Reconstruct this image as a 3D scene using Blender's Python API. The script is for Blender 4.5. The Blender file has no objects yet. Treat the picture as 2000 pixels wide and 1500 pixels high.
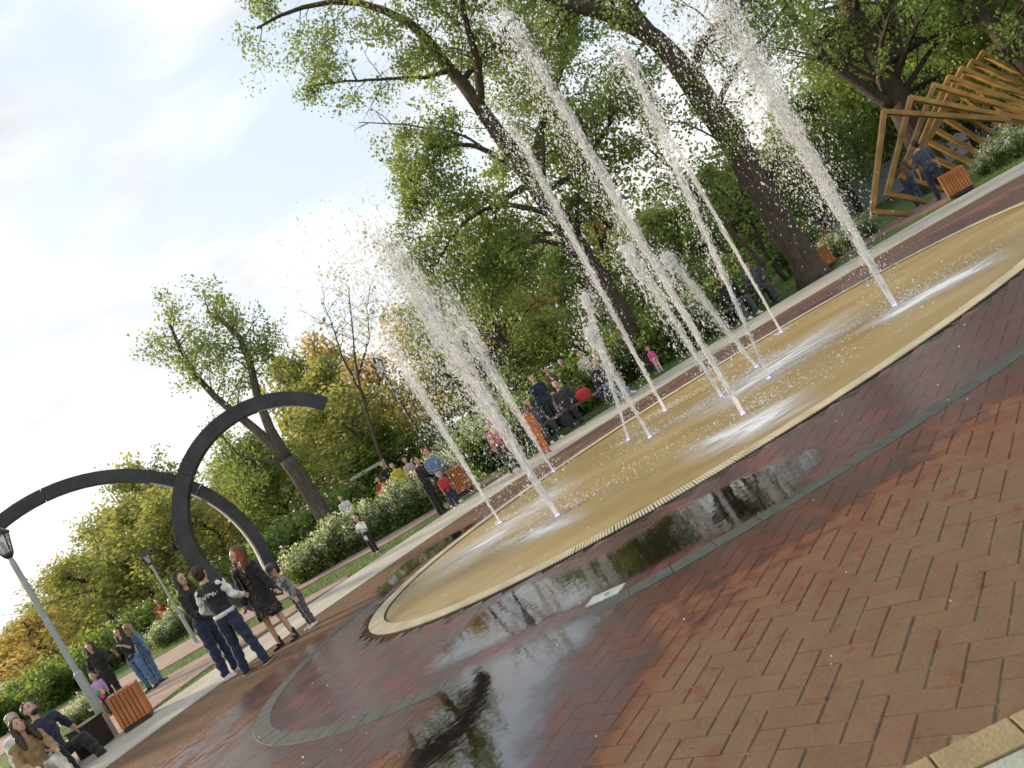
import bpy, bmesh, math, random
import numpy as np
from mathutils import Vector, Matrix
rng = np.random.default_rng(7)
random.seed(7)
C = bpy.context.scene.collection
scn = bpy.context.scene
R = math.radians

# ---------------------------------------------------------------- camera
CAM_H, FPX, ROLL = 1.5, 1520.0, R(30.5)      # eye height, focal length in pixels of a 2000 px wide frame, roll
V0 = -5.0
PITCH = math.atan(-V0 / FPX)
cam_d = bpy.data.cameras.new('camera'); cam = bpy.data.objects.new('camera', cam_d); C.objects.link(cam)
cam_d.sensor_width = 36; cam_d.lens = FPX / 2000 * 36; cam_d.clip_end = 2000; cam_d.clip_start = 0.05
fw = Vector((0, math.cos(PITCH), math.sin(PITCH))); up0 = Vector((0, -math.sin(PITCH), math.cos(PITCH))); rt0 = Vector((1, 0, 0))
cx = rt0 * math.cos(ROLL) - up0 * math.sin(ROLL)
cy = rt0 * math.sin(ROLL) + up0 * math.cos(ROLL)
cam.matrix_world = Matrix(((cx.x, cy.x, -fw.x, 0), (cx.y, cy.y, -fw.y, 0), (cx.z, cy.z, -fw.z, CAM_H), (0, 0, 0, 1)))
cam_d.dof.use_dof = True; cam_d.dof.focus_distance = 5.5; cam_d.dof.aperture_fstop = 4.5
scn.camera = cam

# ---------------------------------------------------------------- sky and sun
SUN_AZ, SUN_EL = R(-62), R(17)               # azimuth from the view direction (negative: to the left)
w = bpy.data.worlds.new('World'); scn.world = w; w.use_nodes = True
nt = w.node_tree; N = nt.nodes; L = nt.links; N.clear()
def nn(nodes, t, **k):
    n = nodes.new(t)
    for a, b in k.items(): setattr(n, a, b)
    return n
sky = nn(N, 'ShaderNodeTexSky', sky_type='NISHITA', sun_disc=False, sun_elevation=SUN_EL, sun_rotation=SUN_AZ,
         air_density=1.0, dust_density=2.5, ozone_density=1.2)
tc = nn(N, 'ShaderNodeTexCoord')
mp = nn(N, 'ShaderNodeMapping'); mp.inputs['Scale'].default_value = (1.1, 1.1, 2.6); mp.inputs['Location'].default_value = (3.2, 1.7, 0.35)
nz = nn(N, 'ShaderNodeTexNoise'); nz.inputs['Scale'].default_value = 2.3; nz.inputs['Detail'].default_value = 7; nz.inputs['Roughness'].default_value = 0.56; nz.inputs['Distortion'].default_value = 0.35
cr = nn(N, 'ShaderNodeValToRGB'); cr.color_ramp.elements[0].position = 0.40; cr.color_ramp.elements[1].position = 0.60
nz2 = nn(N, 'ShaderNodeTexNoise'); nz2.inputs['Scale'].default_value = 4.5; nz2.inputs['Detail'].default_value = 5
cr2 = nn(N, 'ShaderNodeValToRGB'); cr2.color_ramp.elements[0].position = 0.34; cr2.color_ramp.elements[1].position = 0.66
cr2.color_ramp.elements[0].color = (5.1, 5.1, 5.15, 1); cr2.color_ramp.elements[1].color = (8.0, 8.0, 7.95, 1)
blue = nn(N, 'ShaderNodeMix', data_type='RGBA'); blue.inputs[0].default_value = 0.75; blue.inputs[7].default_value = (6.1, 6.9, 7.8, 1)
mx = nn(N, 'ShaderNodeMix', data_type='RGBA'); bg = nn(N, 'ShaderNodeBackground'); bg.inputs['Strength'].default_value = 0.1; out = nn(N, 'ShaderNodeOutputWorld')
L.new(tc.outputs['Generated'], mp.inputs['Vector']); L.new(mp.outputs[0], nz.inputs['Vector']); L.new(mp.outputs[0], nz2.inputs['Vector'])
L.new(nz.outputs[0], cr.inputs[0]); L.new(nz2.outputs[0], cr2.inputs[0])
L.new(sky.outputs[0], blue.inputs[6])
L.new(cr.outputs[0], mx.inputs[0]); L.new(blue.outputs[2], mx.inputs[6]); L.new(cr2.outputs[0], mx.inputs[7])
sx = nn(N, 'ShaderNodeSeparateXYZ'); L.new(tc.outputs['Generated'], sx.inputs[0]); mr = nn(N, 'ShaderNodeMapRange', interpolation_type='SMOOTHSTEP'); mr.inputs[1].default_value = 0.34; mr.inputs[2].default_value = 0.02; mr.inputs[3].default_value = 0.0; mr.inputs[4].default_value = 0.8; L.new(sx.outputs[2], mr.inputs[0])
hz = nn(N, 'ShaderNodeMix', data_type='RGBA'); hz.inputs[7].default_value = (8.3, 8.1, 7.7, 1); L.new(mr.outputs[0], hz.inputs[0]); L.new(mx.outputs[2], hz.inputs[6])
L.new(hz.outputs[2], bg.inputs[0]); L.new(bg.outputs[0], out.inputs[0])
sd = bpy.data.lights.new('sun', 'SUN'); sd.energy = 3.4; sd.angle = R(7); sd.color = (1.0, 0.80, 0.55)
so = bpy.data.objects.new('sun', sd); C.objects.link(so)
sdir = Vector((math.sin(SUN_AZ) * math.cos(SUN_EL), math.cos(SUN_AZ) * math.cos(SUN_EL), math.sin(SUN_EL)))
so.rotation_euler = sdir.to_track_quat('Z', 'Y').to_euler()
scn.view_settings.view_transform = 'Standard'; scn.view_settings.look = 'None'
scn.view_settings.exposure = 0.66; scn.view_settings.gamma = 1; scn.view_settings.use_curve_mapping = False
scn.render.engine = 'CYCLES'; scn.cycles.max_bounces = 4; scn.cycles.diffuse_bounces = 3; scn.cycles.transparent_max_bounces = 10; scn.cycles.transmission_bounces = 4

# ---------------------------------------------------------------- measuring helpers: where a photo point lies in the place
_c, _s = math.cos(ROLL), math.sin(ROLL)
def uv(px, py):
    a = px - 1000; b = py - 750
    return a * _c - b * _s, -a * _s - b * _c - V0
def gp(px, py, z=0.0):
    u, v = uv(px, py); Y = (CAM_H - z) * FPX / (-v); return (u * Y / FPX, Y)
def at(px, py, Y):
    u, v = uv(px, py); return Vector((u * Y / FPX, Y, CAM_H + v * Y / FPX))
def topx(x, y, z):
    u = x / y * FPX; v = (z - CAM_H) / y * FPX + V0
    return 1000 + u * _c - v * _s, 750 - u * _s - v * _c

# ---------------------------------------------------------------- object helpers
def tag(o, label=None, cat=None, group=None, kind=None):
    if label: o['label'] = label
    if cat: o['category'] = cat
    if group: o['group'] = group
    if kind: o['kind'] = kind
    return o
def link(name, me, parent=None, mat=None):
    o = bpy.data.objects.new(name, me); C.objects.link(o)
    if parent is not None: o.parent = parent
    if mat is not None and me is not None and len(me.materials) == 0: me.materials.append(mat)
    return o
def empty(name, loc=(0, 0, 0), rz=0):
    o = bpy.data.objects.new(name, None); C.objects.link(o); o.location = loc; o.rotation_euler = (0, 0, rz); o.empty_display_size = 0.1
    return o
def copy_tree(o, parent=None):
    c = o.copy(); C.objects.link(c); c.parent = parent
    for ch in list(o.children): copy_tree(ch, c)
    return c
class MB:
    """collects shapes, then links them as one mesh object"""
    def __init__(s): s.v = []; s.f = []
    def add(s, vs, fs):
        o = len(s.v); s.v += [tuple(p) for p in vs]; s.f += [tuple(i + o for i in f) for f in fs]; return s
    def box(s, c, d, rot=None, bev=0.0):
        x, y, z = d[0] / 2, d[1] / 2, d[2] / 2
        if bev <= 0:
            vs = [(-x, -y, -z), (x, -y, -z), (x, y, -z), (-x, y, -z), (-x, -y, z), (x, -y, z), (x, y, z), (-x, y, z)]
            fs = [(0, 3, 2, 1), (4, 5, 6, 7), (0, 1, 5, 4), (1, 2, 6, 5), (2, 3, 7, 6), (3, 0, 4, 7)]
        else:
            bm = bmesh.new(); bmesh.ops.create_cube(bm, size=1)
            for q in bm.verts: q.co = Vector((q.co.x * d[0], q.co.y * d[1], q.co.z * d[2]))
            bmesh.ops.bevel(bm, geom=bm.edges[:], offset=bev, segments=1, affect='EDGES')
            bm.verts.index_update()
            vs = [tuple(q.co) for q in bm.verts]; fs = [tuple(q.index for q in f.verts) for f in bm.faces]; bm.free()
        M = rot if rot is not None else Matrix.Identity(3)
        cc = Vector(c)
        return s.add([M @ Vector(p) + cc for p in vs], fs)
    def tube(s, pts, rad, n=8, cap=True, sq=None):
        pts = [Vector(p) for p in pts]; m = len(pts)
        if not hasattr(rad, '__len__'): rad = [rad] * m
        vs = []; ref = None
        for i, p in enumerate(pts):
            t = (pts[min(i + 1, m - 1)] - pts[max(i - 1, 0)])
            t = t.normalized() if t.length > 1e-9 else Vector((0, 0, 1))
            if ref is None: ref = Vector((1, 0, 0)) if abs(t.x) < 0.8 else Vector((0, 1, 0))
            a = (ref - t * ref.dot(t)).normalized(); ref = a; b = t.cross(a)
            for k in range(n):
                an = 2 * math.pi * k / n
                vs.append(p + (a * math.cos(an) + b * math.sin(an)) * rad[i])
        fs = [(i * n + k, i * n + (k + 1) % n, (i + 1) * n + (k + 1) % n, (i + 1) * n + k) for i in range(m - 1) for k in range(n)]
        if cap: fs += [tuple(range(n - 1, -1, -1)), tuple(range((m - 1) * n, m * n))]
        return s.add(vs, fs)
    def lathe(s, prof, n=16, c=(0, 0, 0), rot0=0.0):
        vs = [(c[0] + r * math.cos(rot0 + 2 * math.pi * k / n), c[1] + r * math.sin(rot0 + 2 * math.pi * k / n), c[2] + z) for r, z in prof for k in range(n)]
        m = len(prof)
        fs = [(i * n + k, i * n + (k + 1) % n, (i + 1) * n + (k + 1) % n, (i + 1) * n + k) for i in range(m - 1) for k in range(n)]
        fs += [tuple(range(n - 1, -1, -1)), tuple(range((m - 1) * n, m * n))]
        return s.add(vs, fs)
    def cap(s, p1, r1, p2, r2, fy=1.0, side=(1, 0, 0), n=10):
        """closed capsule with two radii; fy flattens it across its depth"""
        p1 = Vector(p1); p2 = Vector(p2); t = p2 - p1; ln = t.length
        t = t / ln if ln > 1e-6 else Vector((0, 0, 1))
        a = Vector(side); a = a - t * a.dot(t)
        a = a.normalized() if a.length > 1e-4 else t.orthogonal().normalized()
        b = t.cross(a)
        rings = [(p1 - t * (r1 * math.cos(q)), r1 * math.sin(q)) for q in (0.12, 0.6, 1.1, 1.57)] + [(p2 + t * (r2 * math.cos(q)), r2 * math.sin(q)) for q in (1.57, 1.1, 0.6, 0.12)]
        vs = [c + a * (r * math.cos(2 * math.pi * k / n)) + b * (r * fy * math.sin(2 * math.pi * k / n)) for c, r in rings for k in range(n)]
        m = len(rings)
        fs = [(i * n + k, i * n + (k + 1) % n, (i + 1) * n + (k + 1) % n, (i + 1) * n + k) for i in range(m - 1) for k in range(n)]
        fs += [tuple(range(n - 1, -1, -1)), tuple(range((m - 1) * n, m * n))]
        return s.add(vs, fs)
    def ell(s, c, rad, rot=None, n=14, m=9):
        M = rot if rot is not None else Matrix.Identity(3); cc = Vector(c); vs = []
        for i in range(m):
            q = 0.12 + (math.pi - 0.24) * i / (m - 1)
            for k in range(n):
                an = 2 * math.pi * k / n
                vs.append(M @ Vector((rad[0] * math.sin(q) * math.cos(an), rad[1] * math.sin(q) * math.sin(an), -rad[2] * math.cos(q))) + cc)
        fs = [(i * n + k, i * n + (k + 1) % n, (i + 1) * n + (k + 1) % n, (i + 1) * n + k) for i in range(m - 1) for k in range(n)]
        fs += [tuple(range(n - 1, -1, -1)), tuple(range((m - 1) * n, m * n))]
        return s.add(vs, fs)
    def mesh(s, name, smooth=False):
        me = bpy.data.meshes.new(name); me.from_pydata(s.v, [], s.f); me.update()
        if smooth: me.polygons.foreach_set('use_smooth', [True] * len(me.polygons))
        return me
    def build(s, name, mat, parent=None, smooth=False):
        return link(name, s.mesh(name, smooth), parent, mat)
def remesh(mb, name, vox, smooth_it=2):
    me = mb.mesh(name); o = bpy.data.objects.new(name, me); C.objects.link(o)
    m = o.modifiers.new('r', 'REMESH'); m.mode = 'VOXEL'; m.voxel_size = vox; m.use_smooth_shade = True
    if smooth_it: k = o.modifiers.new('s', 'SMOOTH'); k.factor = 0.5; k.iterations = smooth_it
    dg = bpy.context.evaluated_depsgraph_get()
    res = bpy.data.meshes.new_from_object(o.evaluated_get(dg)); res.name = name
    bpy.data.objects.remove(o); bpy.data.meshes.remove(me)
    return res
def np_mesh(name, verts, quads, attrs=None, smooth=False):
    """verts (n,3), quads (m,k) -> mesh; attrs: name -> per-point floats"""
    me = bpy.data.meshes.new(name); verts = np.ascontiguousarray(verts, dtype=np.float32); quads = np.ascontiguousarray(quads, dtype=np.int32)
    k = quads.shape[1]
    me.vertices.add(len(verts)); me.vertices.foreach_set('co', verts.ravel())
    me.loops.add(quads.size); me.loops.foreach_set('vertex_index', quads.ravel())
    me.polygons.add(len(quads)); me.polygons.foreach_set('loop_start', np.arange(0, quads.size, k, dtype=np.int32))
    me.update(calc_edges=True)
    for a, val in (attrs or {}).items():
        at_ = me.attributes.new(a, 'FLOAT', 'POINT'); at_.data.foreach_set('value', np.ascontiguousarray(val, dtype=np.float32))
    me.polygons.foreach_set('use_smooth', np.full(len(quads), bool(smooth)))
    me.validate(); return me

# ---------------------------------------------------------------- materials
def bsdf(name):
    m = bpy.data.materials.new(name); m.use_nodes = True
    return m, m.node_tree.nodes, m.node_tree.links, m.node_tree.nodes['Principled BSDF']
def ramp(N, *stops):
    r = N.new('ShaderNodeValToRGB'); e = r.color_ramp.elements
    while len(e) < len(stops): e.new(0.5)
    for q, (p, c) in zip(e, stops):
        q.position = p; q.color = (c[0], c[1], c[2], 1) if hasattr(c, '__len__') else (c, c, c, 1)
    return r
_mc = {}
def paint(name, col, rough=0.7, metal=0.0, var=0.18, scale=18.0, bump=0.15, coat=0.0, coord='Object', bscale=None):
    if name in _mc: return _mc[name]
    m, N, L, b = bsdf(name); _mc[name] = m
    tcn = N.new('ShaderNodeTexCoord'); n = N.new('ShaderNodeTexNoise'); n.inputs['Scale'].default_value = scale; n.inputs['Detail'].default_value = 5
    L.new(tcn.outputs[coord], n.inputs['Vector'])
    lo = [max(c * (1 - var), 0) for c in col]; hi = [min(c * (1 + var), 1) for c in col]
    r = ramp(N, (0.3, lo), (0.7, hi)); L.new(n.outputs[0], r.inputs[0]); L.new(r.outputs[0], b.inputs['Base Color'])
    b.inputs['Roughness'].default_value = rough; b.inputs['Metallic'].default_value = metal
    if bump > 0:
        n2 = N.new('ShaderNodeTexNoise'); n2.inputs['Scale'].default_value = bscale or scale * 3; L.new(tcn.outputs[coord], n2.inputs['Vector'])
        bp = N.new('ShaderNodeBump'); bp.inputs['Strength'].default_value = bump; bp.inputs['Distance'].default_value = 0.02
        L.new(n2.outputs[0], bp.inputs['Height']); L.new(bp.outputs[0], b.inputs['Normal'])
    return m
def cloth(name, col, rough=0.9, fold=0.35):
    if name in _mc: return _mc[name]
    m, N, L, b = bsdf(name); _mc[name] = m
    tcn = N.new('ShaderNodeTexCoord'); n = N.new('ShaderNodeTexNoise'); n.inputs['Scale'].default_value = 9; n.inputs['Detail'].default_value = 4; n.inputs['Distortion'].default_value = 0.8
    L.new(tcn.outputs['Object'], n.inputs['Vector'])
    r = ramp(N, (0.3, [c * 0.78 for c in col]), (0.7, [min(c * 1.2, 1) for c in col])); L.new(n.outputs[0], r.inputs[0]); L.new(r.outputs[0], b.inputs['Base Color'])
    b.inputs['Roughness'].default_value = rough; b.inputs['Sheen Weight'].default_value = 0.15
    bp = N.new('ShaderNodeBump'); bp.inputs['Strength'].default_value = fold; bp.inputs['Distance'].default_value = 0.03
    L.new(n.outputs[0], bp.inputs['Height']); L.new(bp.outputs[0], b.inputs['Normal'])
    return m
def wood(name, col, rough=0.6, axis=(3, 60, 60)):
    """timber with grain along one axis, knots, streaks of weather"""
    if name in _mc: return _mc[name]
    m, N, L, b = bsdf(name); _mc[name] = m; tcn = N.new('ShaderNodeTexCoord'); mp = N.new('ShaderNodeMapping'); mp.inputs['Scale'].default_value = axis; L.new(tcn.outputs['Object'], mp.inputs[0])
    n = N.new('ShaderNodeTexNoise'); n.inputs['Scale'].default_value = 1.0; n.inputs['Detail'].default_value = 7; n.inputs['Roughness'].default_value = 0.7; n.inputs['Distortion'].default_value = 0.6; L.new(mp.outputs[0], n.inputs['Vector'])
    n2 = N.new('ShaderNodeTexNoise'); n2.inputs['Scale'].default_value = 2.3; n2.inputs['Detail'].default_value = 5; L.new(tcn.outputs['Object'], n2.inputs['Vector'])
    r = ramp(N, (0.3, [c * 0.55 for c in col]), (0.5, col), (0.72, [min(1, c * 1.3) for c in col])); L.new(n.outputs[0], r.inputs[0]); r2 = ramp(N, (0.35, 0.7), (0.65, 1.1)); L.new(n2.outputs[0], r2.inputs[0])
    oi = N.new('ShaderNodeObjectInfo'); hv = N.new('ShaderNodeHueSaturation'); mr = N.new('ShaderNodeMapRange'); mr.inputs[3].default_value = 0.82; mr.inputs[4].default_value = 1.14; L.new(oi.outputs['Random'], mr.inputs[0]); L.new(mr.outputs[0], hv.inputs['Value'])
    mm = N.new('ShaderNodeMix'); mm.data_type = 'RGBA'; mm.blend_type = 'MULTIPLY'; mm.inputs[0].default_value = 1; L.new(r.outputs[0], mm.inputs[6]); L.new(r2.outputs[0], mm.inputs[7]); L.new(mm.outputs[2], hv.inputs['Color']); L.new(hv.outputs[0], b.inputs['Base Color']); b.inputs['Roughness'].default_value = rough
    bp = N.new('ShaderNodeBump'); bp.inputs['Strength'].default_value = 0.4; bp.inputs['Distance'].default_value = 0.01; L.new(n.outputs[0], bp.inputs['Height']); L.new(bp.outputs[0], b.inputs['Normal']); return m
def leaf_mat(name, a, b_, c, transl=0.5):
    m = bpy.data.materials.new(name); m.use_nodes = True; N = m.node_tree.nodes; L = m.node_tree.links; N.clear()
    at_ = N.new('ShaderNodeAttribute'); at_.attribute_name = 'rnd'
    r = ramp(N, (0.0, a), (0.55, b_), (1.0, c)); L.new(at_.outputs['Fac'], r.inputs[0])
    d = N.new('ShaderNodeBsdfDiffuse'); t = N.new('ShaderNodeBsdfTranslucent'); g = N.new('ShaderNodeBsdfGlossy'); g.inputs['Roughness'].default_value = 0.45
    L.new(r.outputs[0], d.inputs[0])
    hs = N.new('ShaderNodeHueSaturation'); hs.inputs['Saturation'].default_value = 0.95; hs.inputs['Value'].default_value = 2.2; hs.inputs['Hue'].default_value = 0.472
    L.new(r.outputs[0], hs.inputs['Color']); L.new(hs.outputs[0], t.inputs[0])
    m1 = N.new('ShaderNodeMixShader'); m1.inputs[0].default_value = transl; L.new(d.outputs[0], m1.inputs[1]); L.new(t.outputs[0], m1.inputs[2])
    m2 = N.new('ShaderNodeMixShader'); m2.inputs[0].default_value = 0.05; L.new(m1.outputs[0], m2.inputs[1]); L.new(g.outputs[0], m2.inputs[2])
    o = N.new('ShaderNodeOutputMaterial'); L.new(m2.outputs[0], o.inputs[0]); return m
def bark_mat(name, a, b_):
    m, N, L, b = bsdf(name)
    tcn = N.new('ShaderNodeTexCoord'); mp = N.new('ShaderNodeMapping'); mp.inputs['Scale'].default_value = (7, 7, 1.3); L.new(tcn.outputs['Object'], mp.inputs[0])
    n = N.new('ShaderNodeTexNoise'); n.inputs['Scale'].default_value = 2.5; n.inputs['Detail'].default_value = 8; n.inputs['Roughness'].default_value = 0.65; L.new(mp.outputs[0], n.inputs['Vector'])
    r = ramp(N, (0.33, a), (0.68, b_)); L.new(n.outputs[0], r.inputs[0]); L.new(r.outputs[0], b.inputs['Base Color']); b.inputs['Roughness'].default_value = 0.95
    bp = N.new('ShaderNodeBump'); bp.inputs['Strength'].default_value = 0.9; bp.inputs['Distance'].default_value = 0.06; L.new(n.outputs[0], bp.inputs['Height']); L.new(bp.outputs[0], b.inputs['Normal'])
    return m

# the fountain's rim ellipse and the dark band's ellipse on the ground
E1 = dict(c=(2.603, 10.119), a=5.55, b=3.33, ang=R(17.7))
E2 = dict(c=(3.554, 10.003), a=7.672, b=4.498, ang=R(23.24))
def ell_pt(E, t, d=0.0):
    """point on the ellipse at parameter t, moved d metres outwards"""
    ca, sa = math.cos(E['ang']), math.sin(E['ang'])
    x, y = E['a'] * math.cos(t), E['b'] * math.sin(t); nx, ny = math.cos(t) / E['a'], math.sin(t) / E['b']; l = math.hypot(nx, ny)
    x += d * nx / l; y += d * ny / l
    return (E['c'][0] + x * ca - y * sa, E['c'][1] + x * sa + y * ca)
def ell_r(E, x, y):
    ca, sa = math.cos(E['ang']), math.sin(E['ang']); dx, dy = x - E['c'][0], y - E['c'][1]
    return np.hypot((dx * ca + dy * sa) / E['a'], (-dx * sa + dy * ca) / E['b'])
# ---------------------------------------------------------------- ground
def tex_r(N, L, pos, E):
    mp = N.new('ShaderNodeMapping'); mp.vector_type = 'TEXTURE'
    mp.inputs['Location'].default_value = (E['c'][0], E['c'][1], 0); mp.inputs['Rotation'].default_value = (0, 0, E['ang']); mp.inputs['Scale'].default_value = (E['a'], E['b'], 1000)
    L.new(pos, mp.inputs['Vector']); ln = N.new('ShaderNodeVectorMath'); ln.operation = 'LENGTH'; L.new(mp.outputs[0], ln.inputs[0]); return ln.outputs['Value']
def mth(N, L, op, a, b=None, c=None, clamp=False):
    n = N.new('ShaderNodeMath'); n.operation = op; n.use_clamp = clamp
    for i, x in enumerate((a, b, c)):
        if x is None: continue
        if isinstance(x, (int, float)): n.inputs[i].default_value = x
        else: L.new(x, n.inputs[i])
    return n.outputs[0]
def mrange(N, L, x, a, b, c=0.0, d=1.0):
    n = N.new('ShaderNodeMapRange'); n.interpolation_type = 'SMOOTHSTEP'; L.new(x, n.inputs[0])
    for i, v in zip((1, 2, 3, 4), (a, b, c, d)): n.inputs[i].default_value = v
    return n.outputs[0]
def noise(N, L, vec, scale, detail=4, rough=0.55, dist=0.0):
    n = N.new('ShaderNodeTexNoise'); n.inputs['Scale'].default_value = scale; n.inputs['Detail'].default_value = detail; n.inputs['Roughness'].default_value = rough; n.inputs['Distortion'].default_value = dist
    L.new(vec, n.inputs['Vector']); return n.outputs[0]
def wetness(N, L, pos):
    # wetness: splashed water darkens the bricks round the fountain, in blots with ragged edges
    n1 = noise(N, L, pos, 1.1, 6, 0.6); n2 = noise(N, L, pos, 7.5, 3, 0.5, 0.6); n3 = noise(N, L, pos, 14, 2)
    rr = tex_r(N, L, pos, E2)
    rn = mth(N, L, 'ADD', rr, mth(N, L, 'MULTIPLY', mth(N, L, 'SUBTRACT', n1, 0.5), 0.55))
    rn = mth(N, L, 'ADD', rn, mth(N, L, 'MULTIPLY', mth(N, L, 'SUBTRACT', n2, 0.5), 0.34))
    sp_ = N.new('ShaderNodeSeparateXYZ'); L.new(pos, sp_.inputs[0]); rn = mth(N, L, 'ADD', rn, mrange(N, L, sp_.outputs[1], 8.5, 11.5, 0.0, 0.24))
    w1 = mrange(N, L, rn, 1.30, 1.03)
    q = gp(1010, 1400); q2 = gp(1120, 1270)
    rb = tex_r(N, L, pos, dict(c=((q[0] + q2[0]) / 2, (q[1] + q2[1]) / 2), a=0.62, b=1.15, ang=R(-12)))
    rb = mth(N, L, 'ADD', rb, mth(N, L, 'MULTIPLY', mth(N, L, 'SUBTRACT', n1, 0.5), 1.1)); rb = mth(N, L, 'ADD', rb, mth(N, L, 'MULTIPLY', mth(N, L, 'SUBTRACT', n3, 0.5), 0.25))
    w2 = mrange(N, L, rb, 1.5, 0.85)
    spots = mrange(N, L, n2, 0.615, 0.65); spots = mth(N, L, 'MULTIPLY', spots, mrange(N, L, rr, 1.75, 1.25))
    soak = mth(N, L, 'MAXIMUM', w1, w2)
    return mth(N, L, 'MAXIMUM', soak, mth(N, L, 'MULTIPLY', spots, 0.7)), soak
def brick_material(name, c1, c2, c3, inner):
    m, N, L, b = bsdf(name)
    pos = N.new('ShaderNodeNewGeometry').outputs['Position']
    at_ = N.new('ShaderNodeAttribute'); at_.attribute_name = 'rnd'
    r = ramp(N, (0.0, c1), (0.5, c2), (1.0, c3)); L.new(at_.outputs['Fac'], r.inputs[0])
    big = noise(N, L, pos, 1.6, 5); grain = noise(N, L, pos, 60, 4, 0.7)
    dust = N.new('ShaderNodeMix'); dust.data_type = 'RGBA'; dust.inputs[7].default_value = (0.158, 0.108, 0.066, 1)
    L.new(mrange(N, L, big, 0.34, 0.66, 0.35, 0.88 if not inner else 0.1), dust.inputs[0]); L.new(r.outputs[0], dust.inputs[6])
    g2 = N.new('ShaderNodeMix'); g2.data_type = 'RGBA'; g2.blend_type = 'MULTIPLY'; g2.inputs[0].default_value = 1.0
    gr = ramp(N, (0.3, 0.72), (0.7, 1.14)); L.new(mth(N, L, 'ADD', mth(N, L, 'MULTIPLY', grain, 0.6), mth(N, L, 'MULTIPLY', noise(N, L, pos, 6.5, 6, 0.65), 0.4)), gr.inputs[0]); L.new(dust.outputs[2], g2.inputs[6]); L.new(gr.outputs[0], g2.inputs[7])
    wet, _ = wetness(N, L, pos)
    wc = N.new('ShaderNodeMix'); wc.data_type = 'RGBA'; wm_ = N.new('ShaderNodeMix'); wm_.data_type = 'RGBA'; wm_.blend_type = 'MULTIPLY'; wm_.inputs[0].default_value = 1.0; L.new(gr.outputs[0], wm_.inputs[6]); wm_.inputs[7].default_value = (0.160, 0.056, 0.033, 1) if not inner else (0.20, 0.082, 0.072, 1)
    L.new(wet, wc.inputs[0]); L.new(g2.outputs[2], wc.inputs[6]); L.new(wm_.outputs[2], wc.inputs[7])
    L.new(wc.outputs[2], b.inputs['Base Color'])
    L.new(mrange(N, L, wet, 0.0, 1.0, 0.9, 0.75 if not inner else 0.7), b.inputs['Roughness'])
    b.inputs['Specular IOR Level'].default_value = 0.12
    bp = N.new('ShaderNodeBump'); bp.inputs['Strength'].default_value = 0.25; bp.inputs['Distance'].default_value = 0.006
    L.new(grain, bp.inputs['Height']); L.new(bp.outputs[0], b.inputs['Normal'])
    return m
M_brick = brick_material('brick_red_tan', (0.152, 0.085, 0.054), (0.176, 0.101, 0.066), (0.146, 0.087, 0.059), False)
M_brick_in = brick_material('brick_plum', (0.21, 0.105, 0.095), (0.225, 0.115, 0.10), (0.20, 0.10, 0.092), True)

# wide lawn to the horizon
def lawn_material():
    m, N, L, b = bsdf('lawn_grass'); pos = N.new('ShaderNodeNewGeometry').outputs['Position']
    r = ramp(N, (0.3, (0.045, 0.085, 0.018)), (0.55, (0.075, 0.14, 0.025)), (0.8, (0.13, 0.155, 0.05))); L.new(noise(N, L, pos, 0.9, 8, 0.7), r.inputs[0]); L.new(r.outputs[0], b.inputs['Base Color']); b.inputs['Roughness'].default_value = 0.9
    bp = N.new('ShaderNodeBump'); bp.inputs['Strength'].default_value = 0.8; bp.inputs['Distance'].default_value = 0.05; L.new(noise(N, L, pos, 30, 3), bp.inputs['Height']); L.new(bp.outputs[0], b.inputs['Normal']); return m
g = 700
lawn = MB().add([(-g, -60, -0.03), (g, -60, -0.03), (g, g, -0.03), (-g, g, -0.03)], [(0, 1, 2, 3)]).build('lawn', lawn_material())
tag(lawn, kind='structure')

# the light concrete strip round the plaza, traced as two edges
lo_px = [(224, 1493), (294, 1434), (413, 1338), (540, 1257), (658, 1183), (800, 1078), (930, 987), (1100, 880), (1300, 755), (1450, 660), (1620, 552), (1800, 447), (2000, 343)]
hi_px = [(165, 1493), (285, 1398), (400, 1312), (540, 1222), (640, 1158), (800, 1055), (930, 965), (1100, 858), (1300, 734), (1450, 636), (1620, 527), (1800, 422), (2000, 322)]
plo = np.polyfit(*np.array(lo_px, float).T, 3); phi = np.polyfit(*np.array(hi_px, float).T, 3)
xs = np.linspace(60, 2250, 60)
lo_g = [gp(x, np.polyval(plo, x)) for x in xs]
hi_g = [gp(x, np.polyval(phi, x)) for x in xs]
def sm(l, k=7):
    a = np.array(l); p = np.pad(a, ((k, k), (0, 0)), 'edge'); return [tuple(p[i:i + 2 * k + 1].mean(0)) for i in range(len(a))]
lo_g = sm(lo_g, 2); hi_g = sm(hi_g, 2)
def band(name, A, B, z0, z1, mat, parent=None):
    n = len(A); mb = MB()
    vs = [(x, y, z1) for x, y in A] + [(x, y, z1) for x, y in B] + [(x, y, z0) for x, y in A] + [(x, y, z0) for x, y in B]
    fs = []
    for i in range(n - 1):
        fs += [(i, i + 1, n + i + 1, n + i), (2 * n + i, 2 * n + i + 1, i + 1, i), (n + i, n + i + 1, 3 * n + i + 1, 3 * n + i)]
    mb.add(vs, fs); return mb.build(name, mat, parent)
M_conc = paint('pale_concrete', (0.40, 0.375, 0.315), 0.85, var=0.16, scale=1.4, bump=0.25, bscale=45)
strip = band('concrete_border_strip', lo_g, hi_g, -0.03, 0.012, M_conc); tag(strip, kind='structure')
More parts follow.
